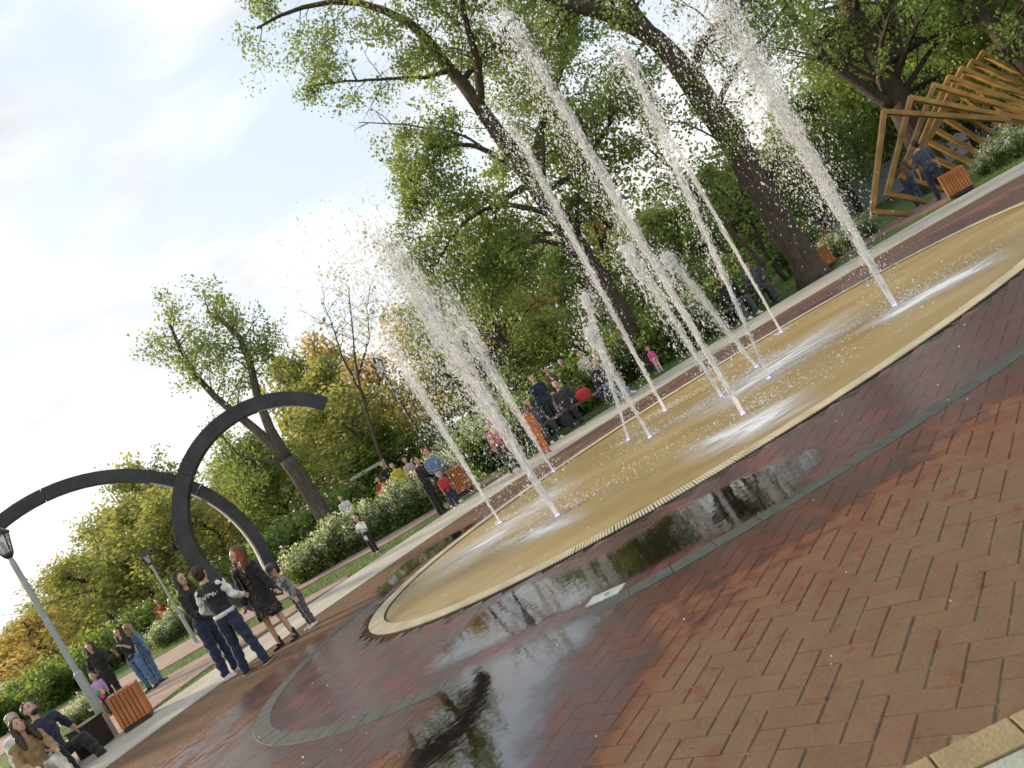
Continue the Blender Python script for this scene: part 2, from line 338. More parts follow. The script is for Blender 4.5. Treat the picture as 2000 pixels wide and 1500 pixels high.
# plaza bed under the bricks
M_joint, N, L, b = bsdf('joint_sand'); pos = N.new('ShaderNodeNewGeometry').outputs['Position']; wet_, _ = wetness(N, L, pos)
rj = ramp(N, (0.3, (0.105, 0.075, 0.05)), (0.7, (0.27, 0.22, 0.145))); L.new(noise(N, L, pos, 4, 6, 0.65), rj.inputs[0]); wj = N.new('ShaderNodeMix'); wj.data_type = 'RGBA'; L.new(wet_, wj.inputs[0]); L.new(rj.outputs[0], wj.inputs[6]); wj.inputs[7].default_value = (0.05, 0.024, 0.015, 1); L.new(wj.outputs[2], b.inputs['Base Color']); b.inputs['Roughness'].default_value = 0.95; b.inputs['Specular IOR Level'].default_value = 0.1
mid = [((a[0] + b[0]) / 2, (a[1] + b[1]) / 2) for a, b in zip(lo_g, hi_g)]
poly = [(p[0], p[1]) for p in mid]
bedpts = [(-6.6, -3)] + [(-6.6, poly[0][1] * 0.9)] + poly + [(14, -3)]
plaza = MB().add([(x, y, -0.0055) for x, y in bedpts], [tuple(range(len(bedpts) - 1, -1, -1))]).build('plaza', M_joint); tag(plaza, kind='structure')
def inside_plaza(x, y):
    # side of the strip's middle line
    X = np.array([p[0] for p in poly]); Y = np.array([p[1] for p in poly]); o = np.argsort(X)
    return y < np.interp(x, X[o], Y[o])

# herringbone bricks: every brick is geometry; the 300 that show largest are objects of their own
BL, BW, GAP = 0.230, 0.115, 0.006
def brick_mesh(name, rnd, mat):
    l, w_, c = BL - GAP, BW - GAP, 0.004; vs = []
    for z, i in ((-0.02, 0), (-c, 0), (0, c)):
        vs += [(-l / 2 + i, -w_ / 2 + i, z), (l / 2 - i, -w_ / 2 + i, z), (l / 2 - i, w_ / 2 - i, z), (-l / 2 + i, w_ / 2 - i, z)]
    fs = [[k * 4 + i, k * 4 + (i + 1) % 4, k * 4 + 4 + (i + 1) % 4, k * 4 + 4 + i] for k in range(2) for i in range(4)] + [[8, 9, 10, 11]]
    me = np_mesh(name, np.array(vs), np.array(fs), {'rnd': np.full(12, rnd)}); me.materials.append(mat); return me, np.array(vs), np.array(fs)
BA = R(-41.0)                                # direction of the bricks on the ground
def to_w(x, y): return x * math.cos(BA) - y * math.sin(BA), x * math.sin(BA) + y * math.cos(BA)
bricks = []
for i in range(-120, 160):
    for j in range(-120, 160):
        # 90 degree herringbone on a unit of half a brick
        k = (i + j) % 4
        if k == 0: px, py, rot = (i + 1) * BW, (j + 0.5) * BW, 0
        elif k == 2: px, py, rot = (i + 0.5) * BW, (j + 1) * BW, 1
        else: continue
        x, y = to_w(px, py)
        if y < 1.3 or y > 19 or x < -7 or x > 13: continue
        bricks.append((x, y, rot))
B = np.array(bricks)
r1 = ell_r(E1, B[:, 0], B[:, 1]); r2 = ell_r(E2, B[:, 0], B[:, 1])
PX = np.array([topx(x, y, 0) for x, y, _ in B])
vis = (PX[:, 0] > -120) & (PX[:, 0] < 2120) & (PX[:, 1] > -120) & (PX[:, 1] < 1620)
ok = (r1 > 1.03) & vis & inside_plaza(B[:, 0], B[:, 1])
# the pale slab border that cuts the near corner
s_a, s_b = gp(1815, 1476), gp(1985, 1394)
sd_ = np.array([s_b[0] - s_a[0], s_b[1] - s_a[1]]); sd_ /= np.linalg.norm(sd_); sn_ = np.array([sd_[1], -sd_[0]])
dist = (B[:, 0] - s_a[0]) * sn_[0] + (B[:, 1] - s_a[1]) * sn_[1]
ok &= dist < 0.03
d2 = np.abs(r2 - 1.0)
B = B[ok]; r2 = r2[ok]; PX = PX[ok]
inner = r2 < 1.0
key = B[:, 1] + np.where((PX[:, 0] < 0) | (PX[:, 0] > 2000) | (PX[:, 1] < 0) | (PX[:, 1] > 1500), 50, 0)
order = np.argsort(key)
variants = [brick_mesh('brick', v, M_brick)[0] for v in np.linspace(0, 1, 9)]
_, bv, bf = brick_mesh('brick_tmp', 0.5, M_brick)
single = set(order[:300].tolist())
jr = np.random.default_rng(3)
def brick_xf(x, y, rot):
    return BA + rot * math.pi / 2 + jr.normal(0, 0.007), jr.normal(0, 0.0008)
for i in order[:300]:
    x, y, rot = B[i]; a, dz = brick_xf(x, y, rot)
    o = bpy.data.objects.new('brick', variants[int(jr.integers(9))]); C.objects.link(o); o.parent = plaza
    o.location = (x, y, dz); o.rotation_euler = (jr.normal(0, 0.004), jr.normal(0, 0.004), a)
for nm, sel, mat in (('outer_brickwork', ~inner, M_brick), ('inner_brickwork', inner, M_brick_in)):
    idx = [i for i in np.where(sel)[0] if i not in single]; VV = []; FF = []; RR = []
    for k, i in enumerate(idx):
        x, y, rot = B[i]; a, dz = brick_xf(x, y, rot); ca, sa = math.cos(a), math.sin(a)
        q = bv.copy(); q[:, 0], q[:, 1] = bv[:, 0] * ca - bv[:, 1] * sa + x, bv[:, 0] * sa + bv[:, 1] * ca + y; q[:, 2] += dz
        VV.append(q); FF.append(bf + 12 * k); RR.append(np.full(12, jr.random()))
    me = np_mesh(nm, np.concatenate(VV), np.concatenate(FF), {'rnd': np.concatenate(RR)}); o = link(nm, me, plaza, mat); tag(o, kind='stuff')

# dark granite band: cut stones laid end to end
M_gran = paint('dark_granite', (0.045, 0.052, 0.045), 0.7, var=0.3, scale=9, bump=0.25, bscale=70)
nst = 132
for k in range(nst):
    t0, t1 = 2 * math.pi * k / nst, 2 * math.pi * (k + 0.975) / nst
    pts = [ell_pt(E2, t, d) for t, d in ((t0, -0.085), (t1, -0.085), (t1, 0.085), (t0, 0.085))]
    if all(not (-150 < topx(x, y, 0)[0] < 2150 and -150 < topx(x, y, 0)[1] < 1650) if y > 0.5 else True for x, y in pts): continue
    mb = MB(); z = 0.006 + random.uniform(-0.001, 0.001)
    ii = [ell_pt(E2, t, d) for t, d in ((t0 + 0.0006, -0.081), (t1 - 0.0006, -0.081), (t1 - 0.0006, 0.081), (t0 + 0.0006, 0.081))]
    mb.add([(x, y, -0.02) for x, y in pts] + [(x, y, z - 0.003) for x, y in pts] + [(x, y, z) for x, y in ii],
           [(0, 1, 5, 4), (1, 2, 6, 5), (2, 3, 7, 6), (3, 0, 4, 7), (4, 5, 9, 8), (5, 6, 10, 9), (6, 7, 11, 10), (7, 4, 8, 11), (8, 9, 10, 11)])
    mb.build('band_stone', M_gran, plaza)
# sandstone border stones and pale slabs in the near corner
M_sand = paint('sandstone', (0.235, 0.185, 0.095), 0.85, var=0.2, scale=5, bump=0.25, bscale=60)
M_slab = paint('pale_slab', (0.30, 0.32, 0.27), 0.85, var=0.25, scale=4, bump=0.25, bscale=60)
def quad_stone(name, o2, l, w_, z, mat):
    P = [np.array(o2), np.array(o2) + sd_ * l, np.array(o2) + sd_ * l + sn_ * w_, np.array(o2) + sn_ * w_]
    cc = sum(P) / 4; I = [p + (cc - p) * 0.02 for p in P]
    return MB().add([(p[0], p[1], -0.02) for p in P] + [(p[0], p[1], z - 0.004) for p in P] + [(p[0], p[1], z) for p in I],
        [(0, 1, 5, 4), (1, 2, 6, 5), (2, 3, 7, 6), (3, 0, 4, 7), (4, 5, 9, 8), (5, 6, 10, 9), (6, 7, 11, 10), (7, 4, 8, 11), (8, 9, 10, 11)]).build(name, mat, plaza)
SL = math.hypot(gp(1972, 1401)[0] - s_a[0], gp(1972, 1401)[1] - s_a[1])
for k in range(-2, 4): quad_stone('border_stone', np.array(s_a) + sd_ * (k * SL) + sn_ * 0.0, SL - 0.008, 0.125, 0.006, M_sand)
for k in range(-2, 4):
    for j in range(2): quad_stone('paving_slab', np.array(s_a) + sd_ * (k * 0.4 - 0.07 + 0.13 * j) + sn_ * (0.133 + 0.31 * j), 0.392, 0.302, 0.004, M_slab)

# pink fine-gravel paths and grass strips beyond the concrete
M_path = paint('pink_gravel', (0.34, 0.245, 0.20), 0.95, var=0.22, scale=2.2, bump=0.5, bscale=90, coord='Object')
def px_patch(name, lower, upper, z, mat, n=40):
    def curve(l):
        a = np.array(l, float); t = np.linspace(0, 1, len(a)); q = np.linspace(0, 1, n); return [gp(np.interp(v, t, a[:, 0]), np.interp(v, t, a[:, 1])) for v in q]
    o = band(name, curve(lower), curve(upper), -0.03, z, mat); tag(o, kind='structure'); return o
px_patch('gravel_path', [(60, 1600), (165, 1488), (285, 1393), (400, 1307), (540, 1217), (680, 1128)], [(-60, 1560), (110, 1460), (180, 1410), (330, 1318), (470, 1240), (675, 1124)], 0.004, M_path)
px_patch('far_gravel_path', [(-80, 1520), (100, 1420), (200, 1372), (330, 1300), (460, 1225), (640, 1120), (760, 1058), (880, 985), (980, 925)], [(-110, 1490), (100, 1395), (190, 1352), (330, 1272), (450, 1204), (600, 1126), (740, 1050), (860, 985), (975, 922)], 0.004, M_path)
px_patch('side_path', [(1640, 507), (1720, 460), (1800, 418), (1900, 368)], [(1636, 503), (1730, 440), (1800, 398), (1880, 355)], 0.003, paint('brown_gravel', (0.21, 0.14, 0.11), 0.95, var=0.3, scale=3, bump=0.5, bscale=80))

# ---------------------------------------------------------------- fountain
fountain = empty('splash_fountain', (E1['c'][0], E1['c'][1], 0))
tag(fountain, 'flat oval splash fountain with tan floor and pale ribbed rim', 'fountain')
def fchild(o):
    o.parent = fountain; o.matrix_parent_inverse = Matrix.Translation(-Vector((E1['c'][0], E1['c'][1], 0))); return o
def floor_material():
    m, N, L, b = bsdf('tan_granulate'); pos = N.new('ShaderNodeNewGeometry').outputs['Position']
    mp = N.new('ShaderNodeMapping'); mp.inputs['Rotation'].default_value = (0, 0, R(-25)); mp.inputs['Scale'].default_value = (0.5, 1.6, 1); L.new(pos, mp.inputs[0])
    st = noise(N, L, mp.outputs[0], 0.9, 6, 0.6, 0.4); gr = noise(N, L, pos, 120, 3, 0.8); big = noise(N, L, pos, 0.45, 3)
    r = ramp(N, (0.3, (0.265, 0.170, 0.048)), (0.5, (0.345, 0.240, 0.085)), (0.72, (0.40, 0.305, 0.145))); L.new(st, r.inputs[0])
    rr = tex_r(N, L, pos, E1); algae = mth(N, L, 'MULTIPLY', mrange(N, L, rr, 0.86, 0.97), mrange(N, L, noise(N, L, pos, 1.2, 4), 0.45, 0.62))
    al = N.new('ShaderNodeMix'); al.data_type = 'RGBA'; L.new(mth(N, L, 'MULTIPLY', algae, 0.7), al.inputs[0]); L.new(r.outputs[0], al.inputs[6]); al.inputs[7].default_value = (0.13, 0.09, 0.015, 1)
    g2 = N.new('ShaderNodeMix'); g2.data_type = 'RGBA'; g2.blend_type = 'MULTIPLY'; g2.inputs[0].default_value = 1; rg = ramp(N, (0.25, 0.62), (0.75, 1.22)); L.new(gr, rg.inputs[0]); L.new(al.outputs[2], g2.inputs[6]); L.new(rg.outputs[0], g2.inputs[7])
    L.new(g2.outputs[2], b.inputs['Base Color'])
    L.new(mrange(N, L, big, 0.35, 0.65, 0.42, 0.62), b.inputs['Roughness']); b.inputs['Coat Weight'].default_value = 0.12; b.inputs['Coat Roughness'].default_value = 0.3; b.inputs['Coat IOR'].default_value = 1.33
    bp = N.new('ShaderNodeBump'); bp.inputs['Strength'].default_value = 0.35; bp.inputs['Distance'].default_value = 0.008; L.new(gr, bp.inputs['Height']); L.new(bp.outputs[0], b.inputs['Normal']); return m
nE = 128; mb = MB()
mb.add([(E1['c'][0], E1['c'][1], 0.003)] + [ell_pt(E1, 2 * math.pi * k / nE, -0.212) + (-0.001,) for k in range(nE)], [(0, 1 + k, 1 + (k + 1) % nE) for k in range(nE)])
fchild(mb.build('basin_floor', floor_material()))
M_rim = paint('cream_grating', (0.47, 0.42, 0.29), 0.65, var=0.2, scale=4, bump=0.1)
M_dark = paint('dark_channel', (0.03, 0.025, 0.02), 0.8, var=0.2)
A_ = [ell_pt(E1, 2 * math.pi * k / nE, -0.25) for k in range(nE + 1)]; B_ = [ell_pt(E1, 2 * math.pi * k / nE, 0.008) for k in range(nE + 1)]
fchild(band('drain_channel', A_, B_, -0.05, -0.004, M_dark))
# ribbed grating: 72 curved panels, each of cross bars on two rails
npn = 72; nb = 13
per = [ell_pt(E1, 2 * math.pi * k / 2000) for k in range(2001)]; cum = np.concatenate([[0], np.cumsum([math.hypot(per[k + 1][0] - per[k][0], per[k + 1][1] - per[k][1]) for k in range(2000)])])
def t_of(s): return 2 * math.pi * np.interp(s * cum[-1], cum, np.arange(2001)) / 2000
for k in range(npn):
    mb = MB(); z1 = 0.016
    for j in range(nb):
        s0 = (k + (j + 0.16) / (nb + 0.25)) / npn; s1 = (k + (j + 0.80) / (nb + 0.25)) / npn
        a0, a1, b0, b1 = ell_pt(E1, t_of(s0), -0.19), ell_pt(E1, t_of(s0), 0.0), ell_pt(E1, t_of(s1), -0.19), ell_pt(E1, t_of(s1), 0.0)
        mb.add([a0 + (0.004,), a1 + (0.004,), b1 + (0.004,), b0 + (0.004,), a0 + (z1,), a1 + (z1,), b1 + (z1,), b0 + (z1,)], [(4, 5, 6, 7), (0, 1, 5, 4), (1, 2, 6, 5), (2, 3, 7, 6), (3, 0, 4, 7)])
    for d0, d1 in ((-0.186, -0.17), (-0.105, -0.088), (-0.024, -0.006)):
        s0, s1 = (k + 0.01) / npn, (k + 0.99) / npn; n = 4
        ts = [t_of(s0 + (s1 - s0) * q / n) for q in range(n + 1)]; P = [ell_pt(E1, t, d0) for t in ts]; Q = [ell_pt(E1, t, d1) for t in ts]
        for q in range(n): mb.add([P[q] + (0.0125,), P[q + 1] + (0.0125,), Q[q + 1] + (0.0125,), Q[q] + (0.0125,)], [(0, 1, 2, 3)])
    fchild(mb.build('rim_grating', M_rim))

# ---------------------------------------------------------------- standing water on the bricks
def water_mat():
    m = bpy.data.materials.new('puddle_water'); m.use_nodes = True; N = m.node_tree.nodes; L = m.node_tree.links; N.clear()
    at_ = N.new('ShaderNodeAttribute'); at_.attribute_name = 'depth'; pos = N.new('ShaderNodeNewGeometry').outputs['Position']
    fr = N.new('ShaderNodeFresnel'); fr.inputs['IOR'].default_value = 3.0
    bp = N.new('ShaderNodeBump'); bp.inputs['Strength'].default_value = 0.05; bp.inputs['Distance'].default_value = 0.01; L.new(noise(N, L, pos, 14, 2), bp.inputs['Height'])
    gl = N.new('ShaderNodeBsdfGlossy'); gl.inputs['Roughness'].default_value = 0.03; L.new(bp.outputs[0], gl.inputs['Normal'])
    tr = N.new('ShaderNodeBsdfTransparent'); tr.inputs[0].default_value = (0.95, 0.92, 0.90, 1); t2 = N.new('ShaderNodeBsdfTransparent')
    m1 = N.new('ShaderNodeMixShader'); L.new(fr.outputs[0], m1.inputs[0]); L.new(tr.outputs[0], m1.inputs[1]); L.new(gl.outputs[0], m1.inputs[2])
    dep = mth(N, L, 'ADD', at_.outputs['Fac'], mth(N, L, 'MULTIPLY', mth(N, L, 'SUBTRACT', noise(N, L, pos, 5, 5, 0.6), 0.5), 0.9))
    m2 = N.new('ShaderNodeMixShader'); L.new(mrange(N, L, dep, 0.1, 0.85), m2.inputs[0]); L.new(t2.outputs[0], m2.inputs[1]); L.new(m1.outputs[0], m2.inputs[2])
    o = N.new('ShaderNodeOutputMaterial'); L.new(m2.outputs[0], o.inputs[0]); return m
M_water = water_mat()
def sdf_poly(P, X, Y):
    d = np.full(X.shape, 1e9); ins = np.zeros(X.shape, bool); n = len(P)
    for i in range(n):
        x0, y0 = P[i]; x1, y1 = P[(i + 1) % n]; ex, ey = x1 - x0, y1 - y0
        t = np.clip(((X - x0) * ex + (Y - y0) * ey) / (ex * ex + ey * ey + 1e-12), 0, 1); d = np.minimum(d, np.hypot(X - x0 - t * ex, Y - y0 - t * ey))
        c = ((y0 > Y) != (y1 > Y)) & (X < (x1 - x0) * (Y - y0) / (y1 - y0 + 1e-12) + x0); ins ^= c
    return np.where(ins, d, -d)
def puddle(name, px, z, fade, step=0.05):
    P = [gp(*p) for p in px]; xs = np.arange(min(p[0] for p in P) - 0.3, max(p[0] for p in P) + 0.3, step); ys = np.arange(min(p[1] for p in P) - 0.3, max(p[1] for p in P) + 0.3, step)
    X, Y = np.meshgrid(xs, ys); D = np.clip(sdf_poly(P, X, Y) / fade + 0.45, 0, 1); n, m_ = X.shape
    V = np.stack([X.ravel(), Y.ravel(), np.full(X.size, z)], 1); q = np.arange(n * m_).reshape(n, m_)
    F = np.stack([q[:-1, :-1].ravel(), q[:-1, 1:].ravel(), q[1:, 1:].ravel(), q[1:, :-1].ravel()], 1); dv = D.ravel(); F = F[dv[F].max(1) > 0.02]
    us = np.unique(F); mpi = np.zeros(len(V), int); mpi[us] = np.arange(len(us))
    me = np_mesh(name, V[us], mpi[F], {'depth': dv[us]}); o = link(name, me, None, M_water); tag(o, kind='structure'); return o
puddle('puddle', [(845, 1312), (862, 1275), (930, 1205), (985, 1165), (1040, 1140), (1130, 1110), (1215, 1065), (1300, 1010), (1420, 950), (1510, 905), (1600, 870), (1560, 965), (1450, 1020), (1330, 1080), (1230, 1130), (1090, 1200), (960, 1265)], 0.0085, 0.3)
puddle('near_puddle', [(760, 1600), (800, 1440), (870, 1345), (915, 1308), (1000, 1270), (1090, 1228), (1180, 1195), (1230, 1172), (1190, 1215), (1110, 1285), (1060, 1360), (1035, 1450), (1010, 1600)], 0.0065, 0.42)
puddle('back_puddle', [(735, 1150), (790, 1100), (880, 1045), (930, 1020), (900, 1045), (800, 1120), (745, 1170)], 0.008, 0.25)

# thin film of water over the soaked bricks
def film_mat():
    m = bpy.data.materials.new('wet_film'); m.use_nodes = True; N = m.node_tree.nodes; L = m.node_tree.links; N.clear(); pos = N.new('ShaderNodeNewGeometry').outputs['Position']; _, soak = wetness(N, L, pos)
    fr = N.new('ShaderNodeFresnel'); fr.inputs['IOR'].default_value = 1.37; bp = N.new('ShaderNodeBump'); bp.inputs['Strength'].default_value = 0.25; bp.inputs['Distance'].default_value = 0.006; L.new(noise(N, L, pos, 22, 3), bp.inputs['Height'])
    gl = N.new('ShaderNodeBsdfGlossy'); gl.inputs['Roughness'].default_value = 0.26; L.new(bp.outputs[0], gl.inputs['Normal']); x = N.new('ShaderNodeBsdfTransparent'); mm = N.new('ShaderNodeMixShader')
    pat = mrange(N, L, noise(N, L, pos, 2.4, 5, 0.6), 0.3, 0.6, 0.45, 1.0)
    L.new(mth(N, L, 'MULTIPLY', fr.outputs[0], mth(N, L, 'MULTIPLY', mrange(N, L, soak, 0.45, 1.0), pat)), mm.inputs[0]); L.new(x.outputs[0], mm.inputs[1]); L.new(gl.outputs[0], mm.inputs[2]); o = N.new('ShaderNodeOutputMaterial'); L.new(mm.outputs[0], o.inputs[0]); return m
xs_ = np.arange(-6.4, 11.01, 0.1); ys_ = np.arange(1.6, 16.5, 0.1); X, Y = np.meshgrid(xs_, ys_); q = np.arange(X.size).reshape(X.shape); F = np.stack([q[:-1, :-1].ravel(), q[:-1, 1:].ravel(), q[1:, 1:].ravel(), q[1:, :-1].ravel()], 1)
rr1 = ell_r(E1, X.ravel(), Y.ravel()); rr2 = ell_r(E2, X.ravel(), Y.ravel()); inp = inside_plaza(X.ravel(), Y.ravel()); F = F[(rr1[F].min(1) > 1.005) & (rr2[F].max(1) < 1.75) & inp[F].all(1)]; us = np.unique(F); mpi = np.zeros(X.size, int); mpi[us] = np.arange(len(us))
fo = link('wet_film', np_mesh('wet_film', np.stack([X.ravel(), Y.ravel(), np.full(X.size, 0.0045)], 1)[us], mpi[F]), None, film_mat()); tag(fo, kind='structure')
# ---------------------------------------------------------------- water jets
def spray_mat(tr_, nm='white_water'):
    m = bpy.data.materials.new(nm); m.use_nodes = True; N = m.node_tree.nodes; L = m.node_tree.links; N.clear()
    d = N.new('ShaderNodeBsdfDiffuse'); d.inputs[0].default_value = (0.86, 0.87, 0.88, 1); t = N.new('ShaderNodeBsdfTranslucent'); t.inputs[0].default_value = (0.86, 0.87, 0.88, 1)
    g = N.new('ShaderNodeBsdfGlossy'); g.inputs['Roughness'].default_value = 0.12; x = N.new('ShaderNodeBsdfTransparent')
    m1 = N.new('ShaderNodeMixShader'); m1.inputs[0].default_value = 0.5; L.new(d.outputs[0], m1.inputs[1]); L.new(t.outputs[0], m1.inputs[2])
    m2 = N.new('ShaderNodeMixShader'); m2.inputs[0].default_value = 0.15; L.new(m1.outputs[0], m2.inputs[1]); L.new(g.outputs[0], m2.inputs[2])
    m3 = N.new('ShaderNodeMixShader'); m3.inputs[0].default_value = tr_; L.new(m2.outputs[0], m3.inputs[1]); L.new(x.outputs[0], m3.inputs[2])
    o = N.new('ShaderNodeOutputMaterial'); L.new(m3.outputs[0], o.inputs[0]); return m
def stream_mat():
    m = bpy.data.materials.new('clear_stream'); m.use_nodes = True; N = m.node_tree.nodes; L = m.node_tree.links; N.clear()
    d = N.new('ShaderNodeBsdfDiffuse'); d.inputs[0].default_value = (0.88, 0.89, 0.90, 1); t = N.new('ShaderNodeBsdfTranslucent'); t.inputs[0].default_value = (0.88, 0.89, 0.90, 1); x = N.new('ShaderNodeBsdfTransparent')
    m1 = N.new('ShaderNodeMixShader'); m1.inputs[0].default_value = 0.5; L.new(d.outputs[0], m1.inputs[1]); L.new(t.outputs[0], m1.inputs[2])
    tcn = N.new('ShaderNodeTexCoord'); mp = N.new('ShaderNodeMapping'); mp.inputs['Scale'].default_value = (26, 26, 2.6); L.new(tcn.outputs['Object'], mp.inputs[0])
    st = mrange(N, L, noise(N, L, mp.outputs[0], 1.6, 5, 0.65, 0.4), 0.36, 0.66); at_ = N.new('ShaderNodeAttribute'); at_.attribute_name = 'dens'
    lw = N.new('ShaderNodeLayerWeight'); lw.inputs['Blend'].default_value = 0.5; face = mrange(N, L, lw.outputs['Facing'], 0.95, 0.25)
    al = mth(N, L, 'MULTIPLY', mth(N, L, 'MULTIPLY', st, face), at_.outputs['Fac'], clamp=True); m3 = N.new('ShaderNodeMixShader'); L.new(al, m3.inputs[0]); L.new(x.outputs[0], m3.inputs[1]); L.new(m1.outputs[0], m3.inputs[2])
    o = N.new('ShaderNodeOutputMaterial'); L.new(m3.outputs[0], o.inputs[0]); return m
def splash_sheen_mat():  # white splash water, with reflected sky sheen painted in as matte white
    m = bpy.data.materials.new('white_splash_sheen'); m.use_nodes = True; N = m.node_tree.nodes; L = m.node_tree.links; N.clear()
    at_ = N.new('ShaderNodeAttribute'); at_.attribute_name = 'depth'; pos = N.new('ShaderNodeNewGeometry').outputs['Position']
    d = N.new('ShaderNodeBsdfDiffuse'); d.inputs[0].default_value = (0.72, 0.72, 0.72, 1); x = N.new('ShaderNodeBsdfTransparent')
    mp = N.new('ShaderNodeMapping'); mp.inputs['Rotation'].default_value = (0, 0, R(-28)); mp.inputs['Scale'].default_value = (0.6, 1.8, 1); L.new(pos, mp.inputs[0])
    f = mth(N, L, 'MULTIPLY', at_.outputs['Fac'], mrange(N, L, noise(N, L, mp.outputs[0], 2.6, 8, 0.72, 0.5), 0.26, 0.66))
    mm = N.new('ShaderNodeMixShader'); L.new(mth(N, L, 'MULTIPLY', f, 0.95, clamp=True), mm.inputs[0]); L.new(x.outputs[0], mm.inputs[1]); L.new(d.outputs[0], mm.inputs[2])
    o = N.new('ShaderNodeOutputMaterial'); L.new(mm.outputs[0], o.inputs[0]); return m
M_drop = spray_mat(0.3, 'water_drops'); M_spray = spray_mat(0.3); M_stream = stream_mat(); M_splash_sheen = splash_sheen_mat()
M_steel = paint('brushed_steel', (0.45, 0.45, 0.46), 0.35, metal=0.9, var=0.1)
def emis(name, col, st):
    m, N, L, b = bsdf(name); b.inputs['Base Color'].default_value = (*col, 1); b.inputs['Emission Color'].default_value = (*col, 1); b.inputs['Emission Strength'].default_value = st; return m
M_led = emis('violet_led', (0.42, 0.30, 1.0), 2.2)
OCT = np.array([(1, 0, 0), (0, 1, 0), (-1, 0, 0), (0, -1, 0), (0, 0, 1), (0, 0, -1)], float)
OCF = np.array([(0, 1, 4), (1, 2, 4), (2, 3, 4), (3, 0, 4), (1, 0, 5), (2, 1, 5), (3, 2, 5), (0, 3, 5)])
def drops(name, P, S, stretch, tilt, parent, mat=None):
    """P (n,3) centres, S (n) radii, stretch (n) elongation along the direction tilt (n,3)"""
    n = len(P); z = tilt / np.linalg.norm(tilt, axis=1, keepdims=True); a = np.cross(z, np.array([0.31, 0.9, 0.2])); a /= np.linalg.norm(a, axis=1, keepdims=True); b = np.cross(z, a)
    V = P[:, None, :] + S[:, None, None] * (OCT[None, :, 0:1] * a[:, None, :] + OCT[None, :, 1:2] * b[:, None, :] + OCT[None, :, 2:3] * z[:, None, :] * stretch[:, None, None])
    F = OCF[None] + (np.arange(n) * 6)[:, None, None]
    me = np_mesh(name, V.reshape(-1, 3), F.reshape(-1, 3), smooth=True); o = link(name, me, parent, mat or M_drop); tag(o, kind='stuff'); return o
jr2 = np.random.default_rng(11)
